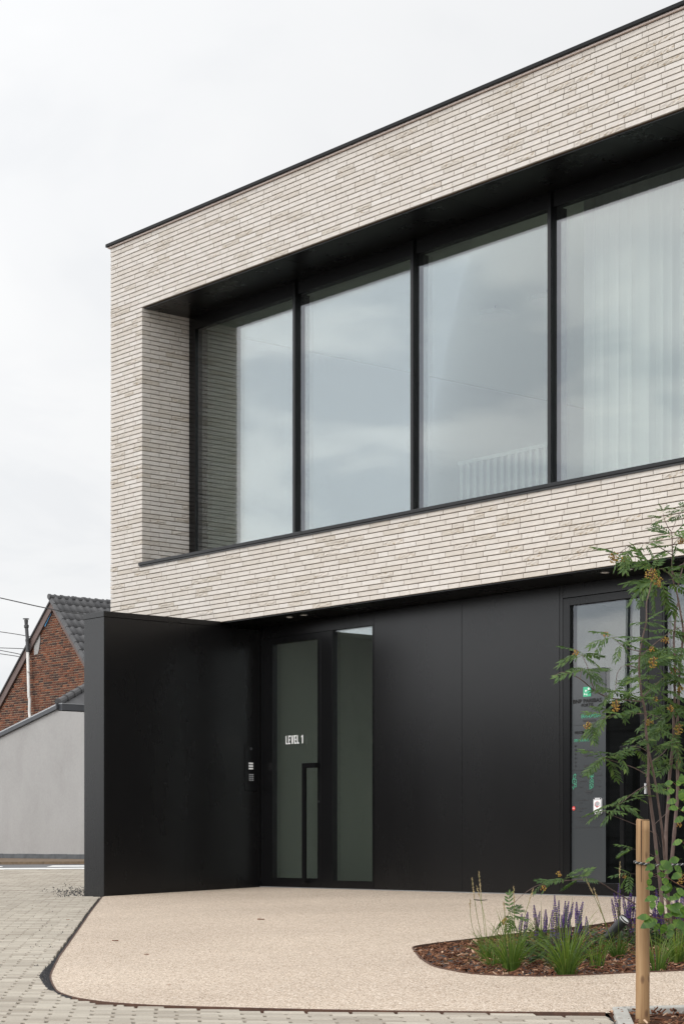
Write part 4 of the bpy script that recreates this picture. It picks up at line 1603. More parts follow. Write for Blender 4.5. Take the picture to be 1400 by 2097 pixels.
cable([(-160, 1189, 46), (0, 1224.5, 43), (95, 1245.5, 42), (172, 1258, 41.5), (330, 1270, 40)], 'highest overhead cable, crossing in front of the brick gable')
cable([(-160, 1272, 64), (0, 1294, 62), (62, 1304, 61), (200, 1330, 60)], 'lone second cable from the top, ending behind the roof edge by the flue cap')
cable([(-160, 1321, 64), (0, 1327, 62), (62, 1329.5, 61), (200, 1338, 60)], 'nearly level cable, topmost of the three close together left of the roof')
cable([(-160, 1302, 64), (0, 1332, 62), (50, 1342, 61), (200, 1375, 60)], 'middle of the three cables close together left of the roof')
cable([(-160, 1315, 63.5), (0, 1339, 61.5), (50, 1347, 60.5), (200, 1375, 59.5)], 'lowest overhead cable, just above the left slope of the tiled roof')

# ------------------------------------------------------------------ things seen only in the glass: board fence and a lamp post across the yard
FE = thing('board_fence', (2, -8.6, gz(-8.6)), 'dark horizontal board fence mirrored in the bank door glass', 'fence')
fz = gz(-8.6)
for k in range(14):
    z0 = fz + 0.06 + k * 0.20
    MB().box(-7.0, 3.2, -8.6 - (0.02 if k % 2 else 0.0), -8.57 - (0.02 if k % 2 else 0.0), z0, z0 + 0.215).build('board', M_FENCEWOOD, FE)
for k in range(6):
    x = -6.8 + k * 1.95
    MB().box(x, x + 0.09, -8.69, -8.625, fz - 0.05, fz + 2.88).build('post', M_FENCEWOOD, FE)
LP = thing('lamp_post', (-1.95, -9.8, gz(-9.8)), 'slim grey lamp post mirrored in the bank door glass', 'lamp post')
MB().tube([(-1.98, -9.8, gz(-9.8) - 0.1), (-1.95, -9.8, 3.0), (-1.90, -9.8, 5.6)], [0.045, 0.040, 0.034], 10).build('pole', M_GALV, LP, smooth=True)
MB().tube([(-1.90, -9.8, 5.6), (-1.90, -9.8, 5.66), (-1.90, -9.8, 5.68), (-1.90, -9.8, 5.82)], [0.05, 0.05, 0.09, 0.075], 12).build('lamp_head', M_GALV, LP)

# ------------------------------------------------------------------ rowan
def tint_leaf(n_pairs, seed):
    """pinnate leaf along +Y, length 1, blade facing +Z"""
    q = random.Random(seed)
    m = MB()
    droop = q.uniform(0.10, 0.38)
    def sp_(v):
        return Vector((0.03 * math.sin(v * 3 + seed), v, -droop * v * v))
    def leaflet(base, ang, L, wd, tint, roll):
        d = Vector((math.sin(ang), math.cos(ang), -0.30 + 0.15 * q.random()))
        d.normalize()
        s_ = Vector((math.cos(ang), -math.sin(ang), roll))
        prof = ((0.0, 0.10), (0.30, 0.95), (0.62, 0.9), (1.0, 0.04))
        rows = []
        for u, w in prof:
            c = base + d * L * u + Vector((0, 0, -0.10 * L * u * u))
            up_ = Vector((0, 0, 0.10 * wd))
            rows.append((c - s_ * wd * w * 0.5 + up_, c - Vector((0, 0, 0.02 * L)), c + s_ * wd * w * 0.5 + up_))
        for i in range(3):
            a, b_ = rows[i], rows[i + 1]
            m.face([a[0], a[1], b_[1], b_[0]], tint)
            m.face([a[1], a[2], b_[2], b_[1]], tint)
    for i in range(n_pairs):
        v = 0.20 + 0.70 * i / (n_pairs - 1)
        L = 0.34 * (0.72 + 0.4 * math.sin(math.pi * (0.15 + 0.7 * i / n_pairs)))
        for sgn in (-1, 1):
            leaflet(sp_(v), sgn * (1.02 - 0.25 * i / n_pairs + q.uniform(-.12, .12)), L * q.uniform(0.88, 1.08), 0.105, min(1, max(0, q.gauss(0.5, 0.16))), q.uniform(-0.5, 0.5))
    leaflet(sp_(0.94), q.uniform(-.1, .1), 0.30, 0.11, 0.6, 0.1)
    m.tube([sp_(v) for v in (0, 0.25, 0.5, 0.75, 0.95)], [0.012, 0.010, 0.009, 0.007, 0.004], 4, 0.95)
    me = m.data('leaf', M_ROWANLEAF)
    return me


LEAVES = [tint_leaf(n_, s_) for n_, s_ in ((6, 1), (7, 2), (5, 3), (6, 4), (7, 5))]


def berry_mesh(seed, n_=34, rad=0.034):
    q = random.Random(seed)
    m = MB()
    for k in range(n_):
        while True:
            p = Vector((q.uniform(-1, 1), q.uniform(-1, 1), q.uniform(-0.9, 0.8)))
            if p.length < 1:
                break
        p = p * rad
        r_ = q.uniform(0.0038, 0.0052)
        ti = q.random()
        vs, fs = [], []
        for a in range(3):
            th = math.pi * (a + 0.5) / 3
            for b_ in range(6):
                f_ = 2 * math.pi * (b_ + a * 0.5) / 6
                vs.append(p + r_ * Vector((math.sin(th) * math.cos(f_), math.sin(th) * math.sin(f_), math.cos(th))))
        fs = [tuple(range(6))] + [(a * 6 + i, (a + 1) * 6 + i, (a + 1) * 6 + (i + 1) % 6, a * 6 + (i + 1) % 6) for a in range(2) for i in range(6)] + [tuple(range(17, 11, -1))]
        m.mesh(vs, fs, ti)
        if k % 2 == 0:
            m.tube([Vector((0, 0, rad * 1.1)), p * 0.6 + Vector((0, 0, rad * 0.3)), p], 0.0009, 3, 0.95, False, 1)
    me = m.data('berry_cluster', [M_BERRY, M_TWIG])
    me.polygons.foreach_set('use_smooth', [mi_ == 0 for mi_ in m.m])
    return me


BERRIES = [berry_mesh(1, 40, 0.034), berry_mesh(2, 26, 0.026), berry_mesh(3, 12, 0.019), berry_mesh(4, 60, 0.040)]
TR = 12.0
RW = thing('rowan_tree', tuple(at(1385, 1935, TR)), 'multi stemmed rowan with feathery leaves and orange berries in the mulch bed', 'tree')
tq = random.Random(31)
twood = MB()


def stem(pts, r0, r1, d0=0.0, d1=0.0):
    """one stem or branch through photo points, swinging from depth TR + d0 to TR + d1"""
    n_ = len(pts)
    P = [at(px, py, TR + d0 + (d1 - d0) * i / (n_ - 1)) for i, (px, py) in enumerate(pts)]
    S_ = smooth_poly(P, 3)
    k_ = len(S_)
    twood.tube(S_, [(r0 + (r1 - r0) * i / (k_ - 1)) * 0.80 * tq.uniform(0.92, 1.08) for i in range(k_)], 7)


stem([(1362, 1925), (1353, 1830), (1344, 1746), (1338, 1692), (1330.6, 1638), (1326, 1600), (1327.7, 1567), (1326.7, 1535), (1322, 1498), (1321, 1460), (1313, 1423), (1308, 1373), (1309, 1344), (1315, 1307), (1322.9, 1272.6), (1323, 1238), (1329, 1213), (1334, 1190)], 0.0150, 0.0035, -0.25, -0.45)
stem([(1372, 1925), (1366, 1830), (1359.5, 1746), (1357.6, 1721), (1350, 1663), (1340, 1596), (1334, 1567), (1329, 1540)], 0.0125, 0.006, -0.1, -0.36)
stem([(1376, 1930), (1368, 1850), (1364, 1790), (1363, 1750), (1364, 1692), (1368, 1644), (1370, 1596), (1376, 1538), (1379, 1498), (1379, 1460), (1381, 1431), (1381, 1392), (1382, 1354), (1379, 1315), (1381, 1286), (1383, 1257), (1388, 1234)], 0.0165, 0.007, 0.05, 0.1)
stem([(1384, 1930), (1362, 1808), (1373, 1779), (1379, 1721), (1383, 1673), (1387, 1625), (1386.5, 1546), (1385.6, 1517), (1386.5, 1479), (1388.5, 1440), (1390, 1402), (1392, 1363), (1397, 1315), (1398, 1288), (1394, 1261), (1388.5, 1230), (1385, 1214), (1377.5, 1187), (1375, 1161), (1376, 1137), (1375, 1093), (1368, 1082), (1360, 1063), (1357, 1051)], 0.0170, 0.0018, 0.2, 0.15)
stem([(1388, 1200), (1389, 1196), (1394, 1175), (1399, 1157), (1412, 1120)], 0.007, 0.004, 0.15, 0.2)
stem([(1389, 1197), (1382, 1184), (1378, 1172), (1376, 1164)], 0.0035, 0.002, 0.15, 0.1)
stem([(1376, 1168), (1388, 1160), (1402, 1153), (1420, 1145)], 0.004, 0.003, 0.15, 0.3)
stem([(1440, 1925), (1428, 1800), (1420, 1650), (1414, 1500), (1410, 1400), (1405, 1330), (1398, 1288)], 0.016, 0.008, 0.4, 0.15)
branches = {
    'b1': ([(1313, 1437), (1273, 1433), (1246, 1429), (1217, 1415), (1192, 1394), (1167, 1380), (1149, 1377), (1135, 1384)], 0.0060, 0.0014, -0.4, -0.9),
    'b1a': ([(1217, 1415), (1207, 1388), (1203, 1367), (1190, 1340)], 0.0035, 0.0018, -0.65, -0.75),
    'b1b': ([(1187, 1390), (1189, 1380), (1191, 1369)], 0.0022, 0.0012, -0.75, -0.75),
    'b2': ([(1309, 1334), (1282, 1327), (1265, 1315), (1253, 1305)], 0.0040, 0.0018, -0.4, -0.6),
    'b3': ([(1308, 1370), (1290, 1364), (1273, 1366), (1263, 1381), (1261, 1402), (1259, 1417)], 0.0028, 0.0014, -0.4, -0.7),
    'b4': ([(1315, 1428), (1342, 1402), (1363, 1386)], 0.0036, 0.0018, -0.4, -0.1),
    'b5': ([(1309, 1346), (1329, 1328), (1352, 1309), (1371, 1296), (1392, 1285)], 0.0038, 0.0030, -0.4, 0.1),
    'b6': ([(1319, 1462), (1275, 1462), (1255, 1466), (1238, 1471), (1214, 1482)], 0.0036, 0.0014, -0.4, -0.8),
    'b6r': ([(1319, 1461), (1340, 1466), (1356, 1473)], 0.0030, 0.0014, -0.4, -0.2),
    'b7': ([(1300, 1462), (1285, 1458), (1272, 1453)], 0.0025, 0.0012, -0.5, -0.6),
    'b8': ([(1325, 1588), (1298, 1573), (1269, 1563), (1240, 1554)], 0.0040, 0.0016, -0.35, -0.7),
    'b9': ([(1325, 1540), (1310, 1531), (1294, 1529), (1284, 1540), (1263, 1548)], 0.0030, 0.0012, -0.35, -0.6),
    'b10': ([(1328, 1607), (1304, 1619), (1277, 1640), (1262, 1650)], 0.0032, 0.0014, -0.3, -0.6),
    'b11': ([(1336, 1705), (1300, 1689), (1265, 1675), (1236, 1663)], 0.0034, 0.0014, -0.3, -0.7),
    'b12': ([(1362, 1890), (1297, 1850), (1254, 1824), (1230, 1809), (1211, 1803), (1173, 1803), (1130, 1808), (1100, 1814), (1070, 1833), (1049, 1854), (1042, 1872)], 0.0050, 0.0013, -0.3, -1.3),
    'b13': ([(1376, 1137), (1357, 1125), (1341, 1117), (1319, 1112), (1304, 1112), (1286, 1120), (1267, 1133), (1258, 1140)], 0.0038, 0.0014, 0.15, -0.3),
    'b14': ([(1376, 1184), (1366, 1172), (1354, 1165), (1340, 1168)], 0.0034, 0.0014, 0.15, -0.1),
    'b15': ([(1385, 1248), (1369, 1230), (1358, 1205), (1352, 1195)], 0.0036, 0.0020, 0.1, -0.1),
    'b16': ([(1377, 1116), (1391, 1102), (1398, 1106)], 0.0028, 0.0014, 0.15, 0.0),
    'b17': ([(1376, 1085), (1386, 1062), (1399, 1043), (1408, 1035)], 0.0026, 0.0012, 0.15, 0.2),
    'b18': ([(1334, 1559), (1358, 1542), (1371, 1522), (1381, 1505)], 0.0036, 0.0020, -0.3, 0.1),
    'b19': ([(1338, 1690), (1362, 1668), (1380, 1650)], 0.0026, 0.0014, -0.3, -0.1),
    'b20': ([(1352, 1735), (1347, 1715), (1341, 1702)], 0.0020, 0.0014, -0.2, -0.4),
    'b21': ([(1350, 1760), (1320, 1745), (1290, 1738)], 0.0024, 0.0012, -0.2, -0.6),
    'b22': ([(1358, 1800), (1320, 1792), (1290, 1790)], 0.0024, 0.0012, -0.2, -0.6),
}
for nm, a in branches.items():
    stem(*a)
twood.build('trunk', M_BARK, RW, smooth=True)


def place_leaf(px, py, ang, Lpx, dep, tilt):
    """a leaf whose stalk starts at photo point px, py; ang is its direction in the picture (0 = right, 90 = up)"""
    base = at(px, py, TR + dep)
    L = Lpx * (TR + dep) / F
    dz = tq.uniform(-0.75, 0.75)
    d = (RGT * math.cos(R(ang)) + UP * math.sin(R(ang)) + FWD * dz).normalized()
    # blade looks mostly upward, turned a little toward or away from the street
    n_ = (UP * 1.0 - FWD * tilt + RGT * tq.uniform(-0.5, 0.5))
    n_ = (n_ - d * n_.dot(d))
    if n_.length < 0.1:
        n_ = RGT.cross(d)
    n_.normalize()
    x = d.cross(n_).normalized()
    M = Matrix((x * L, d * L, n_ * L)).transposed().to_4x4()
    M.translation = base
    link('leaf', tq.choice(LEAVES), RW, M)


# clusters: centre, leaf count, spread in px, leaf length in px, preferred directions, depth
CL = [
    (1292, 1738, 3, 3, 30, (160, 190, 200), -0.6), (1290, 1790, 4, 4, 34, (190, 240, 260, 150), -0.6),
    (1158, 1800, 3, 4, 40, (40, 165, 30), -0.9), (1130, 1808, 2, 3, 36, (170, 200), -1.0), (1190, 1802, 3, 4, 40, (215, 50, 345), -0.9), (1110, 1812, 2, 3, 34, (200, 20), -1.1), (1042, 1872, 6, 5, 40, (60, 20, 340, 240, 290, 100), -1.3), (1046, 1880, 3, 4, 34, (30, 320, 270), -1.3),
    (1310, 1855, 3, 6, 30, (170, 20, 200), -0.4),
    (1270, 1132, 5, 14, 46, (150, 200, 260, 320, 30), -0.25), (1290, 1122, 3, 8, 48, (200, 250, 330), -0.2), (1322, 1116, 3, 10, 36, (40, 300, 250), -0.1),
    (1340, 1165, 7, 16, 58, (150, 185, 210, 240, 60, 100, 20), -0.15), (1355, 1190, 8, 18, 60, (170, 200, 235, 260, 300, 340, 20), -0.1), (1335, 1195, 4, 12, 50, (200, 240, 280, 170), -0.4),
    (1365, 1170, 4, 12, 52, (10, 60, 330, 100), 0.1),
    (1376, 1098, 6, 10, 48, (160, 175, 195, 20, 340, 60), 0.1), (1374, 1122, 4, 10, 42, (170, 190, 330, 10), 0.1), (1360, 1062, 3, 5, 26, (150, 30, 190), 0.1), (1357, 1050, 4, 3, 18, (60, 100, 140, 30), 0.1), (1396, 1050, 4, 6, 36, (170, 60, 320, 200), 0.2),
    (1253, 1305, 5, 6, 48, (165, 195, 210, 20, 350), -0.6), (1270, 1318, 3, 6, 36, (250, 300, 20), -0.55),
    (1190, 1340, 5, 5, 46, (170, 200, 10, 345, 150), -0.75), (1190, 1370, 5, 7, 46, (170, 200, 10, 340, 350), -0.75), (1203, 1375, 3, 5, 40, (300, 330, 15), -0.7), (1160, 1381, 1, 2, 26, (205,), -0.85),
    (1258, 1417, 6, 12, 52, (170, 200, 20, 350, 60, 130), -0.65), (1275, 1432, 5, 12, 46, (190, 220, 330, 10, 250), -0.5), (1300, 1420, 3, 8, 44, (160, 20, 200), -0.4), (1310, 1395, 5, 10, 44, (180, 200, 340, 160, 10), -0.45),
    (1238, 1468, 6, 10, 48, (200, 215, 170, 240, 30, 10), -0.8), (1214, 1482, 4, 6, 42, (250, 280, 310, 220), -0.8), (1262, 1462, 3, 8, 44, (160, 30, 200), -0.65),
    (1320, 1275, 3, 8, 44, (175, 10, 20), -0.45), (1312, 1310, 3, 8, 40, (180, 350, 30), -0.45), (1322, 1245, 1, 3, 36, (170,), -0.45),
    (1345, 1330, 8, 18, 48, (170, 200, 20, 350, 150, 330), -0.2), (1335, 1355, 8, 18, 48, (190, 10, 340, 160, 210, 30), -0.3), (1362, 1345, 8, 18, 46, (200, 340, 10, 30, 170), 0.0), (1350, 1385, 8, 18, 46, (180, 0, 340, 210), -0.1), (1372, 1378, 8, 16, 46, (190, 350, 10, 220, 320), 0.1), (1385, 1330, 7, 16, 46, (180, 20, 340, 200), 0.15), (1366, 1300, 5, 14, 40, (180, 10, 330), 0.1), (1370, 1270, 4, 14, 36, (170, 10, 330), 0.2), (1395, 1395, 6, 14, 44, (190, 350, 20), 0.2),
    (1350, 1420, 5, 14, 44, (200, 340, 0), -0.2), (1325, 1440, 3, 10, 40, (340, 10, 200), -0.4), (1370, 1440, 5, 14, 42, (200, 180, 340), 0.1),
    (1365, 1470, 8, 18, 48, (180, 210, 0, 340, 30), 0.0), (1345, 1495, 6, 16, 46, (190, 220, 340, 160), -0.2), (1385, 1490, 8, 16, 50, (200, 180, 30, 340, 260), 0.1), (1375, 1515, 7, 16, 46, (200, 230, 340, 300), 0.1), (1395, 1460, 6, 14, 46, (150, 190, 60, 340), 0.2), (1322, 1505, 2, 4, 38, (195, 340), -0.4),
    (1240, 1552, 6, 8, 48, (160, 190, 210, 30, 10, 330), -0.7), (1262, 1546, 4, 8, 46, (160, 10, 30, 300), -0.65), (1302, 1532, 3, 8, 44, (180, 10, 350), -0.4), (1340, 1530, 3, 8, 40, (20, 45, 340), -0.3),
    (1236, 1662, 3, 5, 40, (175, 195, 10), -0.7), (1262, 1650, 5, 8, 46, (185, 205, 10, 345, 30), -0.6), (1290, 1630, 3, 7, 40, (20, 200, 340), -0.45), (1330, 1610, 4, 8, 40, (20, 340, 190), -0.3), (1300, 1575, 1, 3, 26, (15,), -0.4),
    (1370, 1555, 9, 18, 48, (190, 210, 0, 340, 170), 0.1), (1390, 1580, 8, 16, 46, (200, 180, 340, 20), 0.2), (1360, 1590, 5, 14, 44, (200, 340, 350), 0.0), (1350, 1640, 5, 14, 44, (340, 350, 200, 10), -0.2), (1375, 1660, 5, 14, 44, (190, 340, 0), 0.0), (1355, 1690, 5, 14, 42, (190, 350, 340, 200), -0.1), (1385, 1710, 6, 14, 44, (190, 340, 200), 0.1), (1360, 1760, 5, 16, 44, (190, 340, 350), -0.1), (1385, 1770, 6, 14, 46, (200, 340, 30), 0.1), (1370, 1810, 6, 16, 46, (200, 340, 350, 30), 0.0), (1390, 1830, 5, 14, 46, (200, 340, 240), 0.1), (1355, 1840, 4, 14, 42, (200, 340, 220), -0.1), (1380, 1880, 5, 14, 44, (200, 340), 0.0),
]
nleaf = 0
for cx_, cy_, n_, spd, Lp, dirs, dep in CL:
    for k in range(n_):
        if nleaf >= 298:
            break
        place_leaf(cx_ + tq.gauss(0, spd * 0.5), cy_ + tq.gauss(0, spd * 0.35), dirs[k % len(dirs)] + tq.gauss(0, 12), Lp * tq.uniform(0.8, 1.15), dep + tq.uniform(-0.18, 0.18), tq.uniform(-0.1, 0.75))
        nleaf += 1
for px, py, v, dep in ((1257, 1142, 0, -0.35), (1276, 1146, 2, -0.3), (1334, 1178, 3, -0.5), (1346, 1196, 1, -0.45), (1350, 1188, 2, -0.4), (1395, 1109, 1, 0.0), (1262, 1446, 0, -0.75), (1203, 1487, 1, -0.9), (1338, 1357, 0, -0.5), (1361, 1312, 1, -0.2), (1334, 1330, 2, -0.5), (1329, 1480, 1, -0.5), (1372, 1452, 1, -0.2), (1390, 1494, 0, -0.1), (1380, 1375, 1, -0.1), (1394, 1800, 0, -0.2), (1390, 1560, 2, 0.0), (1278, 1795, 2, -0.75), (1112, 1820, 2, -1.1), (1145, 1791, 2, -1.0), (1035, 1888, 1, -1.35), (1240, 1300, 2, -0.7), (1178, 1337, 2, -0.8), (1393, 1412, 1, 0.0), (1342, 1433, 2, -0.3), (1390, 1690, 2, 0.0)):
    M = Matrix.Translation(at(px, py, TR + dep)) @ Matrix.Rotation(tq.uniform(0, 6.28), 4, 'Z')
    link('berry_cluster', BERRIES[v], RW, M)

# ------------------------------------------------------------------ light green sapling and its stake
TS = 7.62
SP = thing('sapling', tuple(at(1440, 2110, TS)), 'young sapling with bright green oval leaves at the right of the stake', 'sapling')
m = MB()


def sst(pts, r0, r1, dep):
    P = smooth_poly([at(px, py, TS + dep) for px, py in pts], 3)
    m.tube(P, [r0 + (r1 - r0) * i / (len(P) - 1) for i in range(len(P))], 6)


sst([(1440, 2120), (1436, 1950), (1430, 1800), (1424, 1600), (1420, 1450)], 0.009, 0.004, 0.10)
sst([(1436, 1960), (1410, 1895), (1385, 1888), (1360, 1882), (1335, 1880), (1312, 1880)], 0.0022, 0.0007, -0.03)
sst([(1432, 1880), (1400, 1870), (1375, 1868), (1366, 1850), (1352, 1835), (1338, 1828)], 0.0022, 0.0007, -0.04)
sst([(1430, 1830), (1395, 1815), (1370, 1800), (1352, 1780), (1345, 1768), (1340, 1758)], 0.0024, 0.0007, -0.05)
sst([(1370, 1800), (1360, 1806), (1345, 1795), (1330, 1785)], 0.0014, 0.0006, -0.05)
sst([(1424, 1640), (1400, 1625), (1385, 1610), (1375, 1600)], 0.0018, 0.0006, 0.0)
sst([(1424, 1680), (1405, 1668), (1388, 1655)], 0.0016, 0.0006, 0.0)
sst([(1428, 1760), (1410, 1740), (1395, 1722)], 0.0016, 0.0006, 0.0)
m.build('stem', M_TWIG, SP, smooth=True)


def oval_leaf(seed):
    q = random.Random(seed)
    mm = MB()
    n_ = 7
    rows = []
    for i in range(n_ + 1):
        u = i / n_
        w = 0.36 * math.sin(math.pi * min(1, (u * 0.93 + 0.05)) ** 0.85) * (1.0 - 0.12 * (i % 2)) if 0 < i < n_ else (0.08 if i == 0 else 0.0)
        z = -0.18 * u * u
        rows.append((Vector((-w, u, z + 0.10 * w)), Vector((0, u, z)), Vector((w, u, z + 0.10 * w))))
    for i in range(n_):
        a, b_ = rows[i], rows[i + 1]
        ti = min(1, max(0, q.gauss(0.5, 0.2)))
        mm.face([a[0], a[1], b_[1], b_[0]], ti)
        mm.face([a[1], a[2], b_[2], b_[1]], min(1, ti + 0.08))
    mm.tube([(0, -0.25, 0.03), (0, 0, 0)], 0.015, 4, 0.8)
    return mm.data('leaf', M_LIGHTLEAF)


OV = [oval_leaf(s_) for s_ in (1, 2, 3)]
sq = random.Random(14)
LV = [(1338, 1757, 200, 20, 1), (1345, 1752, 100, 14, 1), (1352, 1765, 330, 30, 1), (1340, 1772, 205, 24, 1), (1348, 1780, 20, 26, 1), (1334, 1786, 250, 16, 0), (1330, 1800, 260, 18, 0), (1346, 1790, 350, 24, 0), (1355, 1800, 320, 22, 0), (1360, 1790, 30, 20, 0), (1342, 1820, 175, 22, 0), (1352, 1823, 20, 24, 0), (1345, 1838, 190, 34, 0.3), (1338, 1846, 250, 24, 0), (1355, 1832, 330, 34, 0), (1366, 1842, 10, 30, 0), (1362, 1856, 340, 34, 0), (1378, 1840, 30, 26, 0), (1350, 1848, 280, 30, 0), (1372, 1866, 340, 30, 0), (1330, 1879, 178, 34, 1), (1338, 1883, 190, 24, 1), (1345, 1885, 200, 36, 0.2), (1360, 1880, 30, 26, 0), (1362, 1893, 250, 30, 0), (1350, 1892, 230, 26, 0), (1378, 1886, 330, 32, 0), (1385, 1895, 200, 32, 0), (1376, 1903, 240, 30, 0), (1392, 1880, 60, 30, 0), (1395, 1900, 300, 30, 0), (1400, 1860, 160, 30, 0),
      (1377, 1602, 190, 20, 1), (1386, 1610, 60, 22, 1), (1393, 1618, 330, 24, 1), (1380, 1618, 200, 18, 1), (1398, 1605, 100, 24, 1), (1388, 1655, 180, 22, 1), (1395, 1660, 30, 24, 1), (1400, 1675, 200, 26, 1), (1385, 1640, 190, 20, 0.8), (1398, 1640, 110, 24, 0.8), (1396, 1722, 200, 24, 1), (1400, 1735, 330, 24, 0.8), (1390, 1760, 190, 26, 0.8), (1380, 1775, 330, 24, 0.3), (1395, 1790, 200, 28, 0.3), (1372, 1810, 250, 24, 0), (1385, 1820, 320, 28, 0)]
for px, py, ang, Lp, bright in LV:
    base = at(px, py, TS - 0.06 + sq.uniform(-0.05, 0.05))
    L = Lp * TS / F * sq.uniform(0.75, 1.05)
    d = (RGT * math.cos(R(ang)) + UP * math.sin(R(ang)) + FWD * sq.uniform(-0.5, 0.2)).normalized()
    n_ = UP * sq.uniform(0.3, 0.9) - FWD * sq.uniform(0.4, 1.0) + RGT * sq.uniform(-0.4, 0.4)
    n_ = (n_ - d * n_.dot(d)).normalized()
    x = d.cross(n_).normalized()
    M = Matrix((x * L, d * L, n_ * L)).transposed().to_4x4()
    M.translation = base
    link('leaf', sq.choice(OV), SP, M)

TP = 7.72
p_top, p_bot = at(1316, 1681, TP), at(1315, 2150, TP)
ST = thing('timber_stake', (p_bot.x, p_bot.y, p_bot.z), 'round untreated timber stake standing in the mulched pit', 'post')
rad = 14.3 * TP / F
pr_ = random.Random(6)
m = MB()
P, RR = [], []
for k in range(22):
    u = k / 21
    P.append(p_bot.lerp(p_top, u) + Vector((pr_.uniform(-.0006, .0006), pr_.uniform(-.0006, .0006), 0)))
    RR.append(rad * (1.0 - 0.05 * u) * pr_.uniform(0.985, 1.015))
P.append(p_top + Vector((0, 0, 0.003)))
RR.append(rad * 0.90)
m.tube(P, RR, 26)
o = m.build('shaft', [M_POST], ST, smooth=False)
o.data.polygons.foreach_set('use_smooth', [len(p.vertices) == 4 for p in o.data.polygons])
MB().tube([p_top + Vector((0, 0, 0.0032)), p_top + Vector((0, 0, 0.0045))], rad * 0.89, 26).build('cut_end', M_CUT, ST)
m = MB()
cdir = (CAM - p_top)
cdir.z = 0
cdir.normalize()
side = Vector((-cdir.y, cdir.x, 0))
q0 = p_top + cdir * (rad * 0.955) - side * rad * 0.25
m.mesh([q0 + side * 0.0016, q0 - side * 0.0016, q0 - side * 0.0008 - UP * 0.24 + cdir * 0.002, q0 + side * 0.0008 - UP * 0.24 + cdir * 0.002], [(0, 1, 2, 3)])
m.build('crack', M_DARKPRINT, ST)

# tree tie: two twisted cords round the stake and off to the right
TI = thing('tree_tie', tuple(at(1316, 1771, TP)), 'black and white twisted cord tied round the stake', 'rope')
zc0 = at(1316, 1770.5, TP).z
ctr = Vector((p_top.x, p_top.y, 0))
path = []
rr = rad + 0.005
a_r = math.atan2(RGT.y, RGT.x)
for k in range(26):
    a = a_r - math.pi * 0.10 + math.pi * 2 * -(k / 25) * 0.62 + math.pi * 0.0
    path.append(Vector((ctr.x + rr * math.cos(a), ctr.y + rr * math.sin(a), zc0 - 0.003 + 0.0006 * k)))
path = list(reversed(path))
# start on the far left of the stake, pass in front, leave to the right
endp = at(1440, 1767, TP + 0.02)
for k in range(1, 30):
    path.append(path[25].lerp(endp, k / 29) + Vector((0, 0, -0.004 * math.sin(math.pi * k / 29))))
S_ = []
for i in range(len(path) - 1):
    for k in range(3):
        S_.append(path[i].lerp(path[i + 1], k / 3))
for ph0, mt, nm in ((0.0, M_ROPEB, 'black_cord'), (math.pi, M_ROPEW, 'white_cord')):
    Q = []
    dist = 0.0
    for i, p in enumerate(S_):
        d = (S_[min(i + 1, len(S_) - 1)] - S_[max(i - 1, 0)]).normalized()
        dist += (S_[i] - S_[i - 1]).length if i else 0
        n1 = d.cross(UP).normalized()
        a = ph0 + dist * 2 * math.pi / 0.020
        Q.append(p + 0.0030 * (math.cos(a) * n1 + math.sin(a) * UP))
    MB().tube(Q, 0.0036 if ph0 == 0 else 0.0017, 6).build(nm, mt, TI, smooth=True)

# ------------------------------------------------------------------ grasses, salvias, spotlight in the bed
gq = random.Random(17)


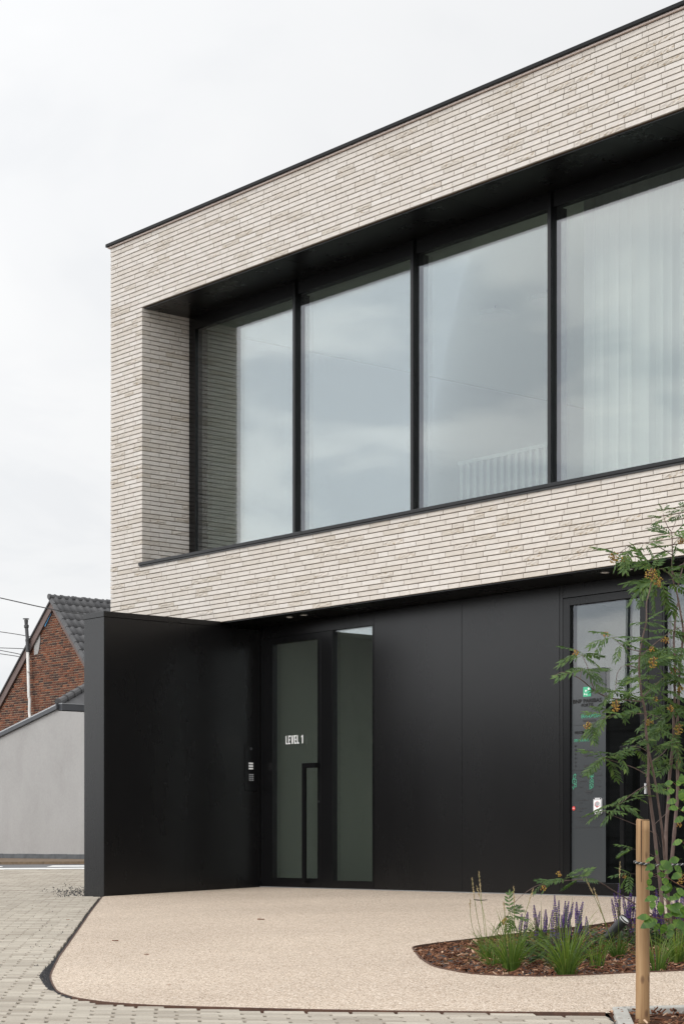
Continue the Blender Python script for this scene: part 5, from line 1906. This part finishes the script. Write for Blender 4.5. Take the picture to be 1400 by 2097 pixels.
def tuft(px, py, label, nb, h, spread, seeds=(), dry=0.06, lean=0.0):
    """a clump of fine blades rooted on the bed at the photo point, h metres tall"""
    base = on_ground(px, py)
    base.z = gz(base.y) - 0.02
    G = thing('sedge_tuft', tuple(base), label, 'grass tuft', 'sedge tufts in the mulch bed')
    m = MB()
    for k in range(int(nb * 0.72)):
        a = gq.uniform(0, 6.28)
        r0 = 0.035 * math.sqrt(gq.random())
        out = gq.random() ** 0.7
        L = h * gq.uniform(0.55, 1.12)
        d = Vector((math.cos(a), math.sin(a), 0)) + RGT * lean
        p0 = base + Vector((math.cos(a) * r0, math.sin(a) * r0, 0))
        bend = spread * out * (1.25 if gq.random() < 0.85 else 1.7)
        w = gq.uniform(0.0016, 0.0028)
        side = d.cross(UP).normalized()
        side = (side + RGT * 0.8 * (1 if side.dot(RGT) > 0 else -1)).normalized()
        rows = []
        for i in range(6):
            u = i / 5
            c = p0 + d * (bend * L * (0.25 * u + 0.75 * u * u)) + UP * (L * (u - 0.28 * bend * u * u * (1 + u)))
            ww = w * (1 - u ** 2 * 0.92)
            rows.append((c - side * ww, c + side * ww))
        ti = gq.uniform(0.92, 1.0) if gq.random() < dry else min(0.85, max(0.05, gq.gauss(0.48, 0.2)))
        for i in range(5):
            m.face([rows[i][0], rows[i][1], rows[i + 1][1], rows[i + 1][0]], ti * (0.7 + 0.06 * i))
    m.build('blade', M_GRASS, G, kind='stuff')
    for tx, ty, hl, bow in seeds:
        d0 = (base - CAM).dot(FWD) + gq.uniform(-0.15, 0.15)
        tip = at(tx, ty, d0)
        mid = base.lerp(tip, 0.55) + RGT * bow
        S2 = smooth_poly([base, mid, tip], 8)
        MB().tube(S2[:-1], 0.0013, 4, 0.75).build('stalk', M_GRASS, G)
        # seed head: small scales round the top of the stalk
        sm = MB()
        dirv = (S2[-1] - S2[-4]).normalized()
        for k in range(int(hl * 420)):
            u = gq.random()
            c = tip - dirv * hl * u
            r_ = 0.0042 * math.sin(math.pi * (0.12 + 0.8 * u)) + 0.001
            a = gq.uniform(0, 6.28)
            o_ = (dirv.orthogonal().normalized() * math.cos(a) + dirv.cross(dirv.orthogonal()).normalized() * math.sin(a))
            e_ = c + o_ * r_ + dirv * 0.005
            s2 = dirv.cross(o_) * 0.0016
            sm.face([c - s2, c + s2, e_])
            sm.face([c, e_, e_ - dirv * 0.006 + o_ * 0.001])
        sm.tube([tip - dirv * hl, tip], [0.0022, 0.0008], 5)
        sm.build('seed_head', M_SEED, G)


tuft(1046, 1986, 'tall deep green sedge tuft in front of the purple spikes, left one', 190, 0.36, 0.75, ((1051, 1815, 0.09, 0.01), (1092, 1820, 0.07, -0.01), (1031, 1846, 0.05, 0.0)), 0.07)
tuft(1160, 1998, 'wide bright green sedge tuft at the front edge of the bed', 230, 0.42, 1.0, (), 0.07)
tuft(997, 1962, 'thin sedge tuft nearest the tip of the bed with tall straw seed heads', 80, 0.26, 1.1, ((966, 1798, 0.12, -0.01), (980, 1784, 0.13, 0.0), (975, 1813, 0.07, 0.02), (962, 1842, 0.05, -0.03)), 0.12, -0.15)
tuft(1264, 1957, 'sedge tuft growing before the dark garden spotlight', 120, 0.21, 0.95, ((1199, 1799, 0.10, 0.01), (1215, 1818, 0.08, 0.0), (1225, 1853, 0.06, 0.0), (1269, 1766, 0.09, 0.0)), 0.07)
tuft(1221, 1980, 'small upright sedge tuft between the front tuft and the stake', 60, 0.24, 0.5, (), 0.05)
tuft(1346, 1989, 'yellow green sedge tuft just right of the stake', 90, 0.30, 0.6, (), 0.1)
tuft(1386, 1970, 'dense sedge tuft at the right edge of the picture', 140, 0.30, 0.9, (), 0.08)
tuft(1010, 1975, 'low sprawling sedge tuft beside the tall left tuft', 60, 0.20, 1.2, (), 0.12, -0.2)
tuft(1110, 1940, 'sedge tuft half hidden among the purple spikes', 80, 0.30, 0.7, (), 0.06)


def spike_mesh(seed, full):
    """a salvia spike of height 1: bare stem, spent brown calyces, violet tip"""
    q = random.Random(seed)
    m = MB()
    m.tube([(0, 0, 0), (0.01, 0, 0.5), (0.0, 0.01, 1.0)], [0.008, 0.007, 0.003], 5, 0.1)
    n_ = 24
    for i in range(n_):
        u = 0.30 + 0.70 * i / (n_ - 1)
        violet = u > full or q.random() < 0.12
        r_ = 0.032 * (1.0 - 0.75 * max(0, (u - 0.8) / 0.2)) * (1.0 if violet else 0.72)
        for k in range(7):
            a = k * 6.283 / 7 + i * 0.5 + q.uniform(-.3, .3)
            d = Vector((math.cos(a), math.sin(a), q.uniform(-0.1, 0.4)))
            s_ = Vector((-math.sin(a), math.cos(a), 0)) * 0.011
            c = Vector((0, 0, u))
            ti = q.uniform(0.42, 1.0) if violet else q.uniform(0.0, 0.32)
            e_ = c + d * r_
            m.face([c + s_ * 0.4, e_ - s_ + Vector((0, 0, 0.006)), e_ + d * 0.006, e_ + s_ - Vector((0, 0, 0.008))], ti)
            m.face([c, e_ + Vector((0, 0, 0.014)), e_ + d * 0.008, e_ - Vector((0, 0, 0.014))], ti)
    return m.data('flower_spike', M_PURPLE)


SPK = [spike_mesh(1, 0.55), spike_mesh(2, 0.66), spike_mesh(3, 0.5), spike_mesh(4, 0.75), spike_mesh(5, 0.6)]


def salvia(px, py, label, tips, nleaf_, leafspread):
    base = on_ground(px, py)
    base.z = gz(base.y) - 0.02
    G = thing('salvia', tuple(base), label, 'flower', 'violet salvias in the mulch bed')
    d0 = (base - CAM).dot(FWD)
    for tx, ty in tips:
        dd = d0 + gq.uniform(-0.25, 0.25)
        tip = at(tx, ty, dd)
        rt_ = base + RGT * (gq.uniform(-0.05, 0.05) + 0.6 * (tip - base).dot(RGT)) + FWD * (dd - d0)
        rt_.z = base.z + 0.02
        d = tip - rt_
        L = d.length
        z = d.normalized()
        x = z.orthogonal().normalized()
        y = z.cross(x)
        k_ = gq.uniform(0.27, 0.33)              # thickness is set by a typical 0.3 m spike
        M = Matrix((x * k_, y * k_, z * L)).transposed().to_4x4()
        M.translation = rt_
        link('flower_spike', gq.choice(SPK), G, M)
    m = MB()
    for k in range(nleaf_):
        a = gq.uniform(0, 6.28)
        r_ = leafspread * math.sqrt(gq.random())
        c = base + Vector((math.cos(a) * r_, math.sin(a) * r_, 0.03 + 0.13 * gq.random() * (1.2 - r_ / leafspread)))
        d = (Vector((math.cos(a), math.sin(a), gq.uniform(-0.3, 0.6)))).normalized()
        L = gq.uniform(0.035, 0.065)
        s_ = d.cross(UP).normalized() * L * 0.24
        n_ = s_.cross(d).normalized()
        ti = gq.random()
        m.face([c, c + d * L * 0.45 + s_, c + d * L - n_ * L * 0.15], ti)
        m.face([c, c + d * L - n_ * L * 0.15, c + d * L * 0.45 - s_], ti * 0.9)
    m.build('foliage', M_SAGELEAF, G, kind='stuff')


salvia(1090, 1950, 'violet salvia clump at the left, behind the deep green tuft', [(1068, 1873), (1080, 1869), (1093, 1855), (1105, 1868), (1117, 1864), (1120, 1880), (1074, 1905)], 170, 0.16)
salvia(1135, 1968, 'densest violet salvia clump in the middle of the bed', [(1135, 1836), (1144, 1846), (1131, 1866), (1157, 1847), (1164, 1848), (1173, 1850), (1180, 1849), (1193, 1849), (1150, 1875), (1187, 1872), (1140, 1880), (1160, 1860), (1169, 1870), (1120, 1935), (1142, 1925)], 330, 0.22)
salvia(1185, 1950, 'violet salvia clump right of the middle, beside the bright sedge', [(1178, 1862), (1190, 1880), (1200, 1878), (1203, 1925), (1167, 1890)], 200, 0.18)
salvia(1285, 1935, 'violet salvia clump behind the spotlight, left of the stake', [(1252, 1842), (1257, 1831), (1267, 1811), (1275, 1835), (1286, 1840), (1292, 1825), (1296, 1850), (1281, 1862), (1299, 1838)], 240, 0.20)
salvia(1385, 1935, 'violet salvia clump right of the stake at the picture edge', [(1343, 1822), (1340, 1860), (1382, 1832), (1388, 1828), (1394, 1840), (1350, 1850), (1336, 1868), (1345, 1880), (1375, 1850), (1398, 1835)], 240, 0.22)
salvia(1335, 1925, 'low salvia foliage just behind the stake', [(1326, 1850), (1338, 1845)], 220, 0.2)

TL = 11.05
SPT = thing('garden_spotlight', tuple(on_ground(1250, 1930)), 'dark cylindrical garden spotlight tilted up among the grasses', 'spotlight')
c0, c1 = at(1251, 1913, TL + 0.02), at(1280, 1881.5, TL - 0.03)
ax = (c1 - c0).normalized()
m = MB()
m.tube([c0 - ax * 0.03, c0, c0 + ax * 0.002, c1 - ax * 0.012, c1], [0.024, 0.028, 0.030, 0.030, 0.031], 22, 0.5, False)
m.mesh([c0 - ax * 0.03 + 0.026 * (ax.orthogonal().normalized() * math.cos(k * 0.2856) + ax.cross(ax.orthogonal().normalized()) * math.sin(k * 0.2856)) for k in range(22)], [tuple(range(22))])
m.build('housing', M_LAMP, SPT, smooth=False)
MB().tube([c1 - ax * 0.012, c1 - ax * 0.008], 0.0315, 22).build('lens', M_LENS, SPT)
gb = on_ground(1247, 1932)
MB().tube([(gb.x, gb.y, gb.z - 0.03), c0 - Vector((0, 0, 0.05)), c0 + ax * 0.03], 0.007, 8).build('bracket', M_LAMP, SPT)


# fallen leaves and a twig
def fallen(px, py, size, label, seed):
    q = random.Random(seed)
    p = on_ground(px, py)
    m = MB()
    n_ = 6
    a = q.uniform(0, 6.28)
    d = Vector((math.cos(a), math.sin(a), 0))
    d = (RGT + d * 0.3).normalized()
    s_ = d.cross(UP)
    rows = []
    for i in range(n_ + 1):
        u = i / n_
        w = size * 0.26 * math.sin(math.pi * u) + 0.0005
        c = Vector((p.x, p.y, gz(p.y) + 0.007)) + d * size * (u - 0.5)
        rows.append((c - s_ * w + UP * size * 0.16 * abs(math.sin(2.5 * u + seed)), c, c + s_ * w + UP * size * 0.13))
    for i in range(n_):
        A, Bq = rows[i], rows[i + 1]
        m.face([A[0], A[1], Bq[1], Bq[0]])
        m.face([A[1], A[2], Bq[2], Bq[1]])
    m.build('fallen_leaf', M_DEADLEAF, label=label, cat='leaf', group='dry leaves on the ground')


fallen(534, 1886, 0.055, 'largest rust brown dry leaf on the pale path before the left door', 1)
fallen(236, 1930, 0.045, 'thin brown dry leaf on the path near its left edge', 2)
fallen(300, 1958, 0.03, 'small dry leaf fragment on the path below the thin brown leaf', 3)
fallen(347, 2021, 0.016, 'tiny dark leaf crumb low on the path', 4)
fallen(1019, 2026, 0.016, 'tiny red brown leaf crumb on the path below the mulch bed', 5)
fallen(139, 1886.5, 0.03, 'orange dry leaf lying on the grey pavers', 6)
tw = [on_ground(970, 1845), on_ground(984, 1846.5), on_ground(997, 1845.5)]
MB().tube([(p.x, p.y, gz(p.y) + 0.009) for p in tw], [0.004, 0.0045, 0.003], 6).build('twig', M_LAMP, label='short dark twig lying on the path near the panel wall', cat='twig')
